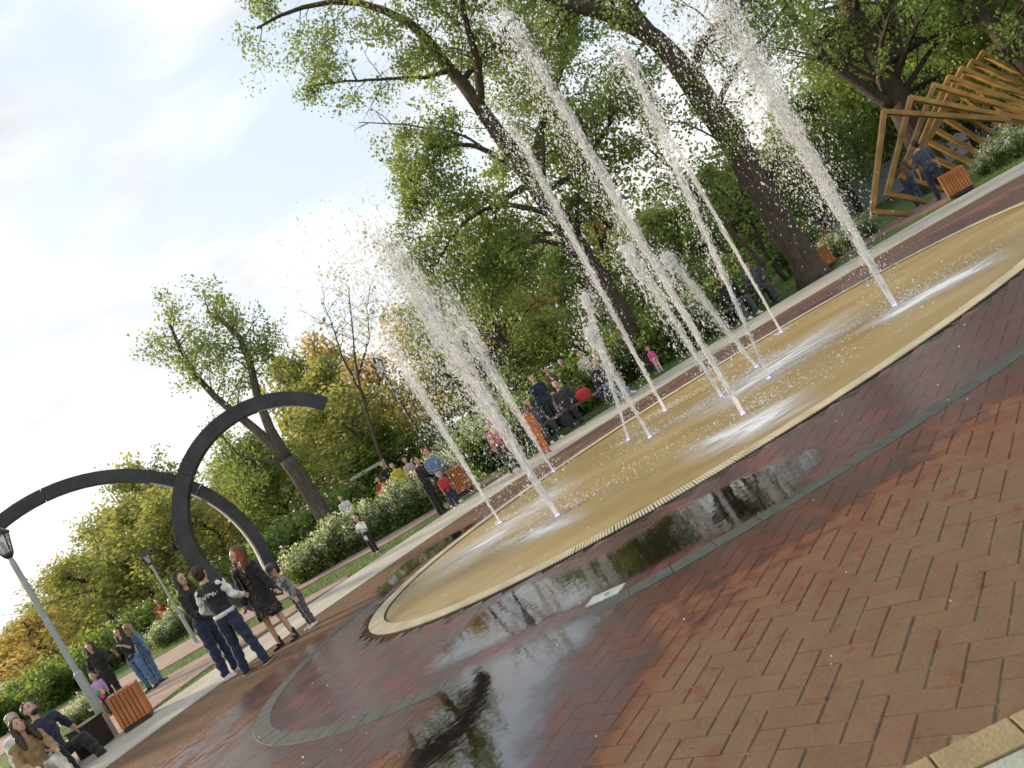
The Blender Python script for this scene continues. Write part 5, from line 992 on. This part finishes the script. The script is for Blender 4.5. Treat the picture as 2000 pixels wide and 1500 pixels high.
        t0 = wr + hv * 0.035 + fw_ * 0.026; t1 = t0 + (hv * 0.6 + fw_ * 0.8).normalized() * 0.036; mb.cap(t0, 0.012, t1, 0.0105, n=6); mb.cap(t1, 0.0105, t1 + (hv * 0.9 + fw_ * 0.3).normalized() * 0.030, 0.0088, n=6)
        ft = V3((sg * 0.12, -1, 0)).normalized(); mb.cap(an, 0.036, an + ft * 0.02 + V3((0, 0, -0.035)), 0.040); mb.cap(an + V3((0, 0.03, -0.05)), 0.034, an + ft * 0.13 + V3((0, 0, -0.058)), 0.030, 0.75, side)
    def fin(mb_, nm, mat, v=vox, par=root, it=2):
        me = remesh(mb_, nm, v, it)
        if nm in ('top', 'trousers', 'sleeve', 'coat_sleeve', 'dress_bodice') and not far:   # folds gather in the cloth
            co = np.empty(len(me.vertices) * 3, np.float32); me.vertices.foreach_get('co', co); co = co.reshape(-1, 3); no = np.empty(len(me.vertices) * 3, np.float32); me.vertices.foreach_get('normal', no); no = no.reshape(-1, 3); ph = 6.28 * random.random()
            d_ = 0.0055 * np.sin(34 * co[:, 2] + 13 * co[:, 0] + 5 * np.sin(17 * co[:, 1] + ph) + ph) + 0.0045 * np.sin(52 * co[:, 2] - 21 * co[:, 0] + 9 * co[:, 1] + 2 * ph) + 0.004 * np.sin(23 * co[:, 0] + 31 * co[:, 1] + ph)
            me.vertices.foreach_set('co', (co + no * d_[:, None] + no * 0.003).astype(np.float32).ravel()); me.update()
        me.transform(Matrix.Scale(s, 4)); o = link(nm, me, par, mat); return o
    body = fin(mb, 'body', M_skin, vox * (0.8 if fine else 1))
    if not far:
        for sg in (1, -1): MB().ell(X((sg * 0.031, -0.083, 0.018)) * s, tuple(q * hs * s for q in (0.0115, 0.006, 0.007)), HR, 8, 6).build('eye', M_eye, body, True); MB().ell(X((sg * 0.031, -0.086, 0.040)) * s, tuple(q * hs * s for q in (0.018, 0.005, 0.0035)), HR, 8, 5).build('eyebrow', hair_mat('hair_' + hair, HAIR[hair]), body, True)
        MB().ell(X((0, -0.085, -0.055)) * s, tuple(q * hs * s for q in (0.022, 0.007, 0.0065)), HR, 8, 6).build('mouth', M_lip, body, True)
    # hair
    hm = MB(); hm.ell(X((0, 0.036, 0.046)), (0.088 * hs, 0.096 * hs, 0.096 * hs), HR)
    if style in ('short',): hm.ell(X((0, 0.052, -0.01)), (0.078 * hs, 0.062 * hs, 0.085 * hs), HR)
    if style in ('long', 'pony'): hm.ell(X((0, 0.050, -0.02)), (0.086 * hs, 0.066 * hs, 0.10 * hs), HR)
    if style == 'long':
        for sg in (1, -1):
            hm.cap(X((sg * 0.076, 0.012, 0.02)), 0.036 * hs, X((sg * 0.096, -0.010, -0.16)), 0.048 * hs); hm.cap(X((sg * 0.096, -0.010, -0.16)), 0.048, X((sg * 0.105, -0.035, -0.32)), 0.032)
        hm.cap(X((0, 0.07, -0.02)), 0.075 * hs, X((0, 0.085, -0.28)), 0.07, 0.6, side)
    if style == 'pony': hm.cap(X((0, 0.10, 0.03)), 0.034, X((0, 0.15, -0.06)), 0.04); hm.cap(X((0, 0.15, -0.06)), 0.038, X((0, 0.14, -0.24)), 0.018)
    if style == 'bun': hm.ell(X((0, 0.05, 0.13)), (0.045, 0.045, 0.045), HR)
    hb = fin(hm, 'hair', hair_mat('hair_' + hair, HAIR[hair]), max(vox, 0.009))
    hme = hb.data; co = np.empty(len(hme.vertices) * 3, np.float32); hme.vertices.foreach_get('co', co); co = co.reshape(-1, 3); no = np.empty(len(hme.vertices) * 3, np.float32); hme.vertices.foreach_get('normal', no); no = no.reshape(-1, 3)
    hc = np.array(headc * s); an_ = np.arctan2(co[:, 0] - hc[0], co[:, 1] - hc[1]); zz_ = co[:, 2] - hc[2]
    dsp = 0.0045 * np.sin(26 * an_ + 5 * np.sin(zz_ * 25)) + 0.004 * np.sin(11 * an_ + 14 * zz_ + 2) + 0.003 * np.sin(60 * zz_ + 7 * an_)
    hme.vertices.foreach_set('co', (co + no * (dsp * s)[:, None]).astype(np.float32).ravel()); hme.update()
    if beard: bm_ = MB(); bm_.ell(X((0, -0.042, -0.078)), (0.055, 0.054, 0.045), HR); fin(bm_, 'beard', hair_mat('hair_' + hair, HAIR[hair]))
    if cap_col: cm = MB(); cm.ell(X((0, 0.014, 0.062)), (0.096 * hs, 0.106 * hs, 0.082 * hs), HR); cm.cap(X((-0.03, -0.08, 0.055)), 0.035 * hs, X((0.03, -0.10, 0.05)), 0.035 * hs, 0.3, HR @ V3((1, 0, 0))); fin(cm, 'cap', cloth('cloth_' + cap_col, COL[cap_col]))
    # clothes
    if top:
        tm = MB(); torso(tm, 0.014, 0.02 + top_len); lim = sleeve
        if sleeve_col is None:
            for i in (0, 1): arm(tm, i, 0.013, lim)
        else:
            for i in (0, 1): tm.cap(J[i][3] - V3((J[i][7] * 0.03, 0, 0)), 0.055, J[i][3], 0.06)
        fin(tm, 'top', cloth('cloth_' + top, COL[top]))
        if sleeve_col:
            for i in (0, 1): am = MB(); arm(am, i, 0.016, lim); fin(am, 'sleeve', cloth('cloth_' + sleeve_col, COL[sleeve_col]))
            wm = MB(); nq = 28; wm.add([((hipc + tdir * d_).x + r_ * 0.158 * math.cos(a_) * girth, (hipc + tdir * d_).y + r_ * 0.121 * math.sin(a_) * girth, (hipc + tdir * d_).z) for d_, r_ in ((-0.01, 0.9), (-0.01, 1.0), (0.055, 1.0), (0.055, 0.9)) for a_ in np.linspace(0, 6.2832, nq, endpoint=False)], [(i_ * nq + k_, i_ * nq + (k_ + 1) % nq, (i_ + 1) * nq + (k_ + 1) % nq, (i_ + 1) * nq + k_) for i_ in range(3) for k_ in range(nq)]); wm.v = [tuple(q_ * s for q_ in v_) for v_ in wm.v]; wm.build('waistband', cloth('cloth_' + sleeve_col, COL[sleeve_col]), root, True)
    if coat:   # open long cardigan: back and sides only, two hanging front panels
        cmb = MB(); n = 22; rows = []; top_z = 0.0
        for f in np.linspace(0, 1, 9):
            c_ = (chest + tdir * (tl * 0.22)).lerp(hipc - V3((0, 0, 0.42)), f); rx = 0.165 + 0.055 * f; ry = 0.125 + 0.06 * f
            rows.append([c_ + V3((rx * math.sin(a) * (1 + 0.05 * math.sin(7 * a) * f), ry * math.cos(a) * (1 + 0.07 * math.sin(6 * a + 1) * f), 0)) for a in np.linspace(-2.55, 2.55, n)])
        vs = [p for r_ in rows for p in r_] ; m = len(rows); inn = [p * 1.0 for p in vs]
        inn = [V3((p.x * 0.93, p.y * 0.93, p.z)) for p in vs]; N0 = len(vs)
        fs = [(i * n + k, i * n + k + 1, (i + 1) * n + k + 1, (i + 1) * n + k) for i in range(m - 1) for k in range(n - 1)]; fs2 = [tuple(q + N0 for q in f[::-1]) for f in fs]
        rim = [(i * n, (i + 1) * n, (i + 1) * n + N0, i * n + N0) for i in range(m - 1)] + [((i + 1) * n + n - 1, i * n + n - 1, i * n + n - 1 + N0, (i + 1) * n + n - 1 + N0) for i in range(m - 1)] + [((m - 1) * n + k, (m - 1) * n + k + 1, (m - 1) * n + k + 1 + N0, (m - 1) * n + k + N0) for k in range(n - 1)]
        cmb.add([p * s for p in vs + inn], fs + fs2 + rim); cmb.build('coat', cloth('cloth_' + coat, COL[coat]), root, True)
        for i in (0, 1): am = MB(); arm(am, i, 0.026, 0.96); am.cap(J[i][3] - V3((J[i][7] * 0.07, 0, 0)), 0.075, J[i][3], 0.07); fin(am, 'coat_sleeve', cloth('cloth_' + coat, COL[coat]))
    if dress is not None:
        dm = MB(); torso(dm, 0.016, 0.0); fin(dm, 'dress_bodice', dress); sk = MB(); n = 40; rows = []
        for f in np.linspace(0, 1, 7): rows.append([(V3((0, 0, 0)) + waist).lerp(hipc - V3((0, 0, 0.36)), f) + V3(((0.125 + 0.115 * f) * math.cos(a) * (1 + 0.06 * f * math.sin(9 * a)), (0.10 + 0.10 * f) * math.sin(a) * (1 + 0.06 * f * math.sin(9 * a + 2)), 0)) for a in np.linspace(0, 6.2832, n, endpoint=False)])
        vs = [p * s for r_ in rows for p in r_]; fs = [(i * n + k, i * n + (k + 1) % n, (i + 1) * n + (k + 1) % n, (i + 1) * n + k) for i in range(6) for k in range(n)]; sk.add(vs, fs); sk.add([(p[0] * 0.965, p[1] * 0.965, p[2]) for p in vs], [f[::-1] for f in fs]); sk.build('skirt', dress, root, True)
    if legs:
        lm = MB(); lm.cap(hipc - V3((0, 0, 0.02)), (0.138 if female else 0.128) * girth + 0.006, hipc + tdir * 0.06, 0.125 * girth + 0.006, 0.76, side)
        for i in (0, 1): leg(lm, i, 0.012, f1=0.985, flare=0.012)
        fin(lm, 'trousers', cloth('cloth_' + legs, COL[legs]))
    if shoes:
        for i in (0, 1):
            an, sg = J[i][2], J[i][7]; ft = V3((sg * 0.12, -1, 0)).normalized(); sm_ = MB(); k = 1.1 if child else 1
            sm_.cap(an + V3((0, 0.035, -0.045)), 0.043, an + ft * 0.05 + V3((0, 0, -0.045)), 0.044, 0.9, side); sm_.cap(an + V3((0, 0.035, -0.058)), 0.042, an + ft * 0.145 * k + V3((0, 0, -0.063)), 0.038, 0.62, side)
            if shoes == 'boot': sm_.cap(an + V3((0, 0.01, -0.02)), 0.046, an + V3((0, 0.012, 0.07)), 0.047)
            col = 'black' if shoes in ('boot', 'black', 'sneaker') else shoes
            so_ = fin(sm_, 'shoe', cloth('cloth_' + col, COL[col]), min(vox, 0.012))
            sl = MB(); sl.cap(an + V3((0, 0.035, -0.077)), 0.044, an + ft * 0.148 * k + V3((0, 0, -0.077)), 0.040, 0.22, side); fin(sl, 'sole', cloth('cloth_white' if shoes in ('sneaker', 'white') else 'cloth_black', COL['white' if shoes in ('sneaker', 'white') else 'black']), 0.011, so_, 0)
    return root
def floral():
    m, N, L, b = bsdf('dark_floral'); tcn = N.new('ShaderNodeTexCoord'); v = N.new('ShaderNodeTexVoronoi'); v.inputs['Scale'].default_value = 40; L.new(tcn.outputs['Object'], v.inputs['Vector'])
    r = ramp(N, (0.0, (0.42, 0.30, 0.16)), (0.17, (0.30, 0.20, 0.10)), (0.24, (0.020, 0.016, 0.014))); r.color_ramp.interpolation = 'CONSTANT'; L.new(v.outputs['Distance'], r.inputs[0]); L.new(r.outputs[0], b.inputs['Base Color']); b.inputs['Roughness'].default_value = 0.85; return m
def G(px, py): return gp(px, py)
def hgt(head_px, foot_px):
    """height of a standing figure from head top and foot points"""
    (u0, v0), (u1, v1) = uv(*head_px), uv(*foot_px); Y = gp(*foot_px)[1]; return (v0 - v1) * Y / FPX
# --- the group of four by the arches
person('girl in black jacket and jeans close behind the boy, seen in profile', G(458, 1318), R(75), 1.60, 'black', 'darkjeans', 'white', 'brown', 'long', fine=True, ua=((0.2, -0.1, -1), (-0.2, -0.25, -1)), fa=((0.0, -0.8, -0.5), (0.1, -0.9, -0.4)), look=(-0.2, 0.05), lean=(0, 0.05))
boy = person('boy in black varsity jacket with white sleeves, seen from behind', G(502, 1306), R(172), hgt((397, 1104), (496, 1308)) * 1.0, 'black', 'darkjeans', 'sneaker', 'brown', 'short', fine=True, female=False, th=((0.12, -0.06, -1), (-0.16, 0.02, -1)), sh=((0.10, 0.04, -1), (-0.14, 0.02, -1)), ua=((0.32, -0.1, -1), (-0.30, -0.15, -1)), fa=((-0.1, -0.9, -0.35), (0.15, -0.95, -0.3)), sleeve_col='white', lean=(0.05, 0.06), girth=1.08)
bt = MB(); hb_ = 1.62   # pale lettering stroke across his back, arched
for k, (dx, dz) in enumerate([(i * 0.021 - 0.10, 0.012 * math.sin(i * 2.3) + 0.03 * (1 - ((i - 5) / 5) ** 2)) for i in range(11)]): bt.box((dx, 0.108, 1.14 + dz), (0.009, 0.02, 0.022 + 0.014 * (k % 3)), Matrix.Rotation(0.3 * (-1) ** k, 3, 'Y'))
bt.build('back_lettering', cloth('cloth_white', COL['white']), boy)
person('red-haired woman in dark floral dress and long black cardigan', G(562, 1256), R(-18), hgt((455, 1076), (562, 1256)), None, None, 'boot', 'red', 'long', fine=True, dress=floral(), coat='black', th=((0.14, 0.0, -1), (-0.10, -0.02, -1)), sh=((0.10, 0.03, -1), (-0.02, 0.03, -1)), ua=((0.30, 0.02, -1), (-0.24, -0.05, -1)), fa=((0.45, -0.15, -1), (-0.05, -0.45, -1)), look=(-0.35, -0.05))
person('small child in grey hoodie, grey trousers and dark cap holding a hand', G(612, 1222), R(-40), 1.12, 'grey', 'dgrey', 'white', 'black', 'short', child=True, cap_col='slate', fine=True, lean=(-0.10, 0.22), ua=((0.2, 0.1, -1), (-0.55, -0.2, 0.25)), fa=((0.1, -0.2, -1), (-0.5, 0.1, 0.8)), look=(-0.2, 0.25), female=False, top_len=0.03)
# --- bench people at the lower left
M_bench = paint('bench_wood', (0.20, 0.11, 0.05), 0.6, var=0.25, scale=6)
bch = empty('park_bench', (-8.6, 10.7, -0.16), R(38)); tag(bch, 'low wooden bench under the seated people at the lower left', 'bench')
for k in range(4): MB().box((0, -0.18 + 0.12 * k, 0.42), (1.5, 0.105, 0.04), bev=0.006).build('seat_slat', M_bench, bch)
for sx in (-0.55, 0.55): MB().box((sx, 0, 0.2), (0.08, 0.42, 0.4), bev=0.006).build('leg', M_cap, bch)
SIT_T = ((0.12, -1, 0.02), (-0.12, -1, 0.02)); SIT_S = ((0.0, -0.1, -1), (0.0, -0.1, -1))
def seat_at(px, py, zh, H):   # place a seated figure from its head point
    u, v = uv(px, py); Y = (CAM_H - zh) * FPX / (-v) if v < -8 else 14.0; return (u * Y / FPX, Y)
person('seated long-haired woman in tan jacket and pale trousers', (uv(38, 1428)[0] * 10.2 / FPX, 10.2), R(48), 1.62, 'tan', 'cream', 'white', 'brown', 'long', sit=0.30, z0=-0.02, th=((0.12, -1, 0.25), (-0.12, -1, 0.2)), sh=((0.1, -0.5, -1), (0.0, -0.4, -1)), ua=((0.2, -0.5, -1), (-0.2, -0.4, -1)), fa=((-0.2, -1, -0.1), (0.2, -1, -0.15)), look=(0.2, -0.3), lean=(0, 0.12))
person('seated bearded man in navy shirt leaning back beside the woman in tan', (uv(72, 1398)[0] * 10.8 / FPX, 10.8), R(55), 1.76, 'navy', 'black', 'white', 'black', 'short', female=False, sit=0.30, z0=-0.02, th=((0.3, -1, 0.1), (-0.1, -1, 0.2)), sh=((0.1, -0.6, -1), (0.1, -0.2, -1)), sleeve=0.5, ua=((0.6, 0.5, -0.8), (-0.3, -0.3, -1)), fa=((0.3, -0.2, -1), (0.3, -1, -0.2)), look=(0.1, -0.45), lean=(0, -0.12), beard=True)
person('grey-haired seated person in white behind the couple on the bench', (uv(18, 1398)[0] * 11.3 / FPX, 11.3), R(30), 1.68, 'white', 'dgrey', 'black', 'grey', 'short', sit=0.30, z0=-0.02, th=SIT_T, sh=SIT_S, look=(0.2, -0.1))
# --- women and child on the left path
person('woman in black with long dark hair behind the multicoloured child', (uv(243, 1380)[0] * 15.2 / FPX, 15.2), R(8), 1.36, 'black', 'black', 'black', 'black', 'long', top_len=0.12, girth=1.12, ua=((0.5, -0.2, -0.8), (-0.3, -0.1, -1)), fa=((0.9, -0.5, 0.2), (0.1, -0.5, -0.8)))
person('small child in bright multicoloured jacket peeping over the left bin', (uv(243, 1380)[0] * 15.2 / FPX + 0.1, 14.7), R(10), 0.92, 'purple', 'navy', 'black', 'brown', 'short', child=True)
person('woman in black shirt and blue jeans raising her hands to her chin', (uv(302, 1357)[0] * 15.0 / FPX, 15.0), R(-12), 1.34, 'black', 'lightjeans', 'black', 'brown', 'long', sleeve=0.5, th=((0.16, -0.1, -1), (-0.02, 0.1, -1)), sh=((0.1, 0.12, -1), (0.0, 0.1, -1)), ua=((0.25, -0.35, -1), (-0.25, -0.35, -1)), fa=((-0.35, -0.6, 0.75), (0.35, -0.6, 0.75)))
person('blonde woman in denim jacket behind the woman in black shirt', (uv(322, 1346)[0] * 15.3 / FPX, 15.3), R(150), 1.30, 'denim', 'lightjeans', 'black', 'blond', 'long', ua=((0.2, -0.1, -1), (-0.3, 0.1, -1)))
# --- figures beyond the fountain
person('child in long white top and dark leggings by the blossoming hedge', G(736, 1080), R(-25), hgt((688, 1005), (736, 1080)) * 1.02, 'white', 'black', 'palepink', 'brown', 'short', child=True, top_len=0.12, ua=((0.25, -0.3, -1), (-0.25, -0.3, -1)), fa=((-0.5, -0.7, 0.4), (0.5, -0.7, 0.4)))
person('woman in long black coat with dark hair near the fountain edge', G(866, 1002), R(70), hgt((818, 884), (866, 1002)) * 0.96, 'black', 'black', 'black', 'brown', 'short', top_len=0.18, girth=1.1, lean=(0, 0.14), fa=((0.1, -0.9, -0.5), (0, -0.9, -0.5)))
person('woman in blue denim jacket half hidden behind the woman in black coat', (G(890, 990)[0], G(890, 990)[1] + 0.3), R(40), 1.30, 'denim', 'darkjeans', 'white', 'red', 'short', ua=((0.25, -0.2, -1), (-0.2, -0.3, -1)), fa=((0.0, -0.9, -0.3), (0.2, -0.9, -0.2)))
person('small child in red between the women and the bin', G(893, 990), R(20), 0.86, 'red', 'darkjeans', 'white', 'brown', 'short', child=True, lean=(0, 0.2))
person('child in pinkish red top and dark trousers behind the left jets', G(1008, 922), R(25), hgt((965, 818), (1008, 922)), 'pinkred', 'charcoal', 'red', 'brown', 'short', th=((0.14, -0.1, -1), (-0.04, 0.12, -1)), ua=((0.3, -0.4, -0.9), (-0.3, -0.3, -0.9)))
person('person in long orange-brown coat walking behind the spray', G(1070, 886), R(150), hgt((1026, 792), (1070, 886)), 'orange', 'orange', 'brown', 'brown', 'short', top_len=0.26, girth=1.15)
bch2 = empty('park_bench', (G(1140, 826)[0], G(1140, 826)[1] + 0.1, 0), R(4)); tag(bch2, 'bench with seated people behind the low fountain jets', 'bench')
for k in range(4): MB().box((0, -0.18 + 0.12 * k, 0.42), (2.6, 0.105, 0.04), bev=0.006).build('seat_slat', M_bench, bch2)
for sx in (-1.0, 1.0): MB().box((sx, 0, 0.2), (0.08, 0.42, 0.4), bev=0.006).build('leg', M_cap, bch2)
bx, by = bch2.location.x, bch2.location.y
person('woman in dark clothes seated beside the girl in lilac', (bx - 0.85, by - 0.12), R(20), 1.45, 'slate', 'charcoal', 'white', 'brown', 'long', sit=0.47, th=SIT_T, sh=SIT_S, fa=((-0.2, -1, -0.2), (0.2, -1, -0.2)))
person('girl in lilac sweatshirt and blue jeans standing by the bench', G(1118, 832), R(5), hgt((1085, 758), (1118, 832)), 'purple', 'jeans', 'white', 'brown', 'pony', child=True)
person('man in charcoal seated on the bench behind the girl in lilac', (bx - 0.1, by - 0.1), R(-8), 1.5, 'charcoal', 'black', 'black', 'black', 'short', female=False, sit=0.47, th=SIT_T, sh=SIT_S, fa=((-0.3, -1, -0.1), (0.3, -1, -0.1)))
person('person in black top and blue jeans leaning forward at the bench end', (bx + 0.75, by - 0.15), R(35), 1.5, 'black', 'lightjeans', 'white', 'brown', 'short', sit=0.50, th=((0.2, -1, 0.0), (-0.1, -1, 0.05)), sh=((0.1, -0.5, -1), (0.1, -0.4, -1)), lean=(0, 0.35))
person('small girl in bright pink jacket and pale leggings behind the jets', G(1292, 727), R(15), hgt((1262, 675), (1292, 727)), 'pink', 'palepink', 'teal', 'red', 'short', child=True)
person('person in pale grey seated low behind the low jets', (G(1226, 745)[0], G(1226, 745)[1] + 1.0), R(10), 1.6, 'palepink', 'dgrey', 'black', 'brown', 'short', sit=0.42, th=SIT_T, sh=SIT_S)
p0 = G(1500, 604)
person('person in black sitting left of the pair beside the big trunk', (p0[0] - 0.35, p0[1] + 0.8), R(12), 1.72, 'black', 'slate', 'white', 'brown', 'short', female=False, sit=0.46, th=SIT_T, sh=SIT_S, fa=((-0.3, -1, 0.0), (0.3, -1, 0.0)))
person('person in dark top and black cap, right of the seated pair', (p0[0] + 0.35, p0[1] + 0.8), R(-8), 1.70, 'slate', 'charcoal', 'black', 'black', 'short', female=False, sit=0.46, th=SIT_T, sh=SIT_S, cap_col='black', fa=((-0.3, -1, 0.1), (0.3, -1, 0.1)))
bch3 = empty('park_bench', (p0[0], p0[1] + 0.95, 0), 0); tag(bch3, 'bench under the dark pair beside the big trunk', 'bench')
for k in range(4): MB().box((0, -0.18 + 0.12 * k, 0.42), (1.6, 0.105, 0.04), bev=0.006).build('seat_slat', M_bench, bch3)
for sx in (-0.6, 0.6): MB().box((sx, 0, 0.2), (0.08, 0.42, 0.4), bev=0.006).build('leg', M_cap, bch3)
# --- couple walking into the timber frames
person('man in dark grey T-shirt and jeans walking into the timber frames', G(1848, 384), R(165), hgt((1797, 270), (1850, 380)), 'slate', 'darkjeans', 'black', 'black', 'short', female=False, sleeve=0.5, th=((0.12, -0.25, -1), (-0.05, 0.2, -1)), sh=((0.05, 0.1, -1), (0.0, 0.25, -1)), ua=((0.25, 0.1, -1), (-0.25, -0.2, -1)), lean=(0, 0.08), girth=1.1)
person('woman in brown jacket with long hair beside the first timber frame', G(1800, 400), R(140), hgt((1740, 307), (1803, 400)), 'brown', 'jeans', 'black', 'brown', 'long', girth=1.1, ua=((0.3, -0.3, -1), (-0.3, -0.2, -1)), fa=((-0.3, -0.9, 0.1), (0.3, -0.9, 0)))
# --- small far figures by the stalls
def farp(px, py, Y, H, label, top, legs, hair='brown'):
    p = at(px, py, Y); person(label, (p.x, Y), R(20), H, top, legs, 'black', hair, 'short', far=True)
farp(790, 950, 22.5, 1.35, 'far figure in yellow top beyond the hedge', 'yellow', 'brown'); farp(760, 975, 23.4, 1.2, 'far figure in red at the stall right of the forked trunk', 'red', 'black'); farp(775, 955, 23.6, 1.55, 'far figure in black leaning at the white-roofed stall', 'black', 'black')
farp(690, 1015, 22.8, 1.3, 'far figure in white beside the forked trunk', 'white', 'orange'); farp(343, 1238, 27, 1.4, 'far figure in bright red behind the pale lamp post', 'red', 'brown'); farp(812, 935, 23, 1.3, 'far figure in pale pink beyond the hedge', 'palepink', 'red')

# a red bag on the bench and the bright front panels of the small child's jacket
rb = empty('red_bag', (bx + 0.3, by - 0.22, 0.44), R(15)); tag(rb, 'bright red bag lying on the bench behind the low jets', 'bag')
me = remesh(MB().ell((0, 0, 0.13), (0.20, 0.12, 0.13)).box((0, 0, 0.1), (0.30, 0.17, 0.2)), 'body', 0.02, 4); link('body', me, rb, cloth('cloth_red', COL['red'])); MB().tube([(0.12 * math.cos(a), 0, 0.22 + 0.10 * math.sin(a)) for a in np.linspace(0, math.pi, 9)], 0.012, 6).build('handle', cloth('cloth_red', COL['red']), rb, True)
kid = [o for o in C.objects if o.get('label', '').startswith('small child in bright multicoloured')][0]
for nm, cl_, dx_, z_ in (('jacket_panel', (0.05, 0.38, 0.12), -0.045, 0.50), ('jacket_panel', (0.62, 0.42, 0.03), 0.045, 0.47), ('jacket_panel', (0.55, 0.06, 0.20), 0.0, 0.40)): MB().ell((dx_, -0.075, z_), (0.042, 0.02, 0.055)).build(nm, cloth('panel_%.2f' % cl_[0], cl_), kid, True)

for lab_, px_, py_, H_, tp_, lg_, hr_, rz_ in (('person in dark navy standing left of the bench group behind the jets', 1098, 838, 1.5, 'navy', 'charcoal', 'brown', 20), ('person in black jacket standing behind the red bag', 1150, 800, 1.48, 'black', 'darkjeans', 'black', -15), ('person in pale shirt standing at the right of the bench group', 1185, 782, 1.42, 'cream', 'jeans', 'brown', 10), ('person in brown standing behind the girl in lilac', 1122, 818, 1.5, 'brown', 'charcoal', 'black', 40)):
    person(lab_, gp(px_, py_), R(rz_), H_, tp_, lg_, 'black', hr_, 'short')
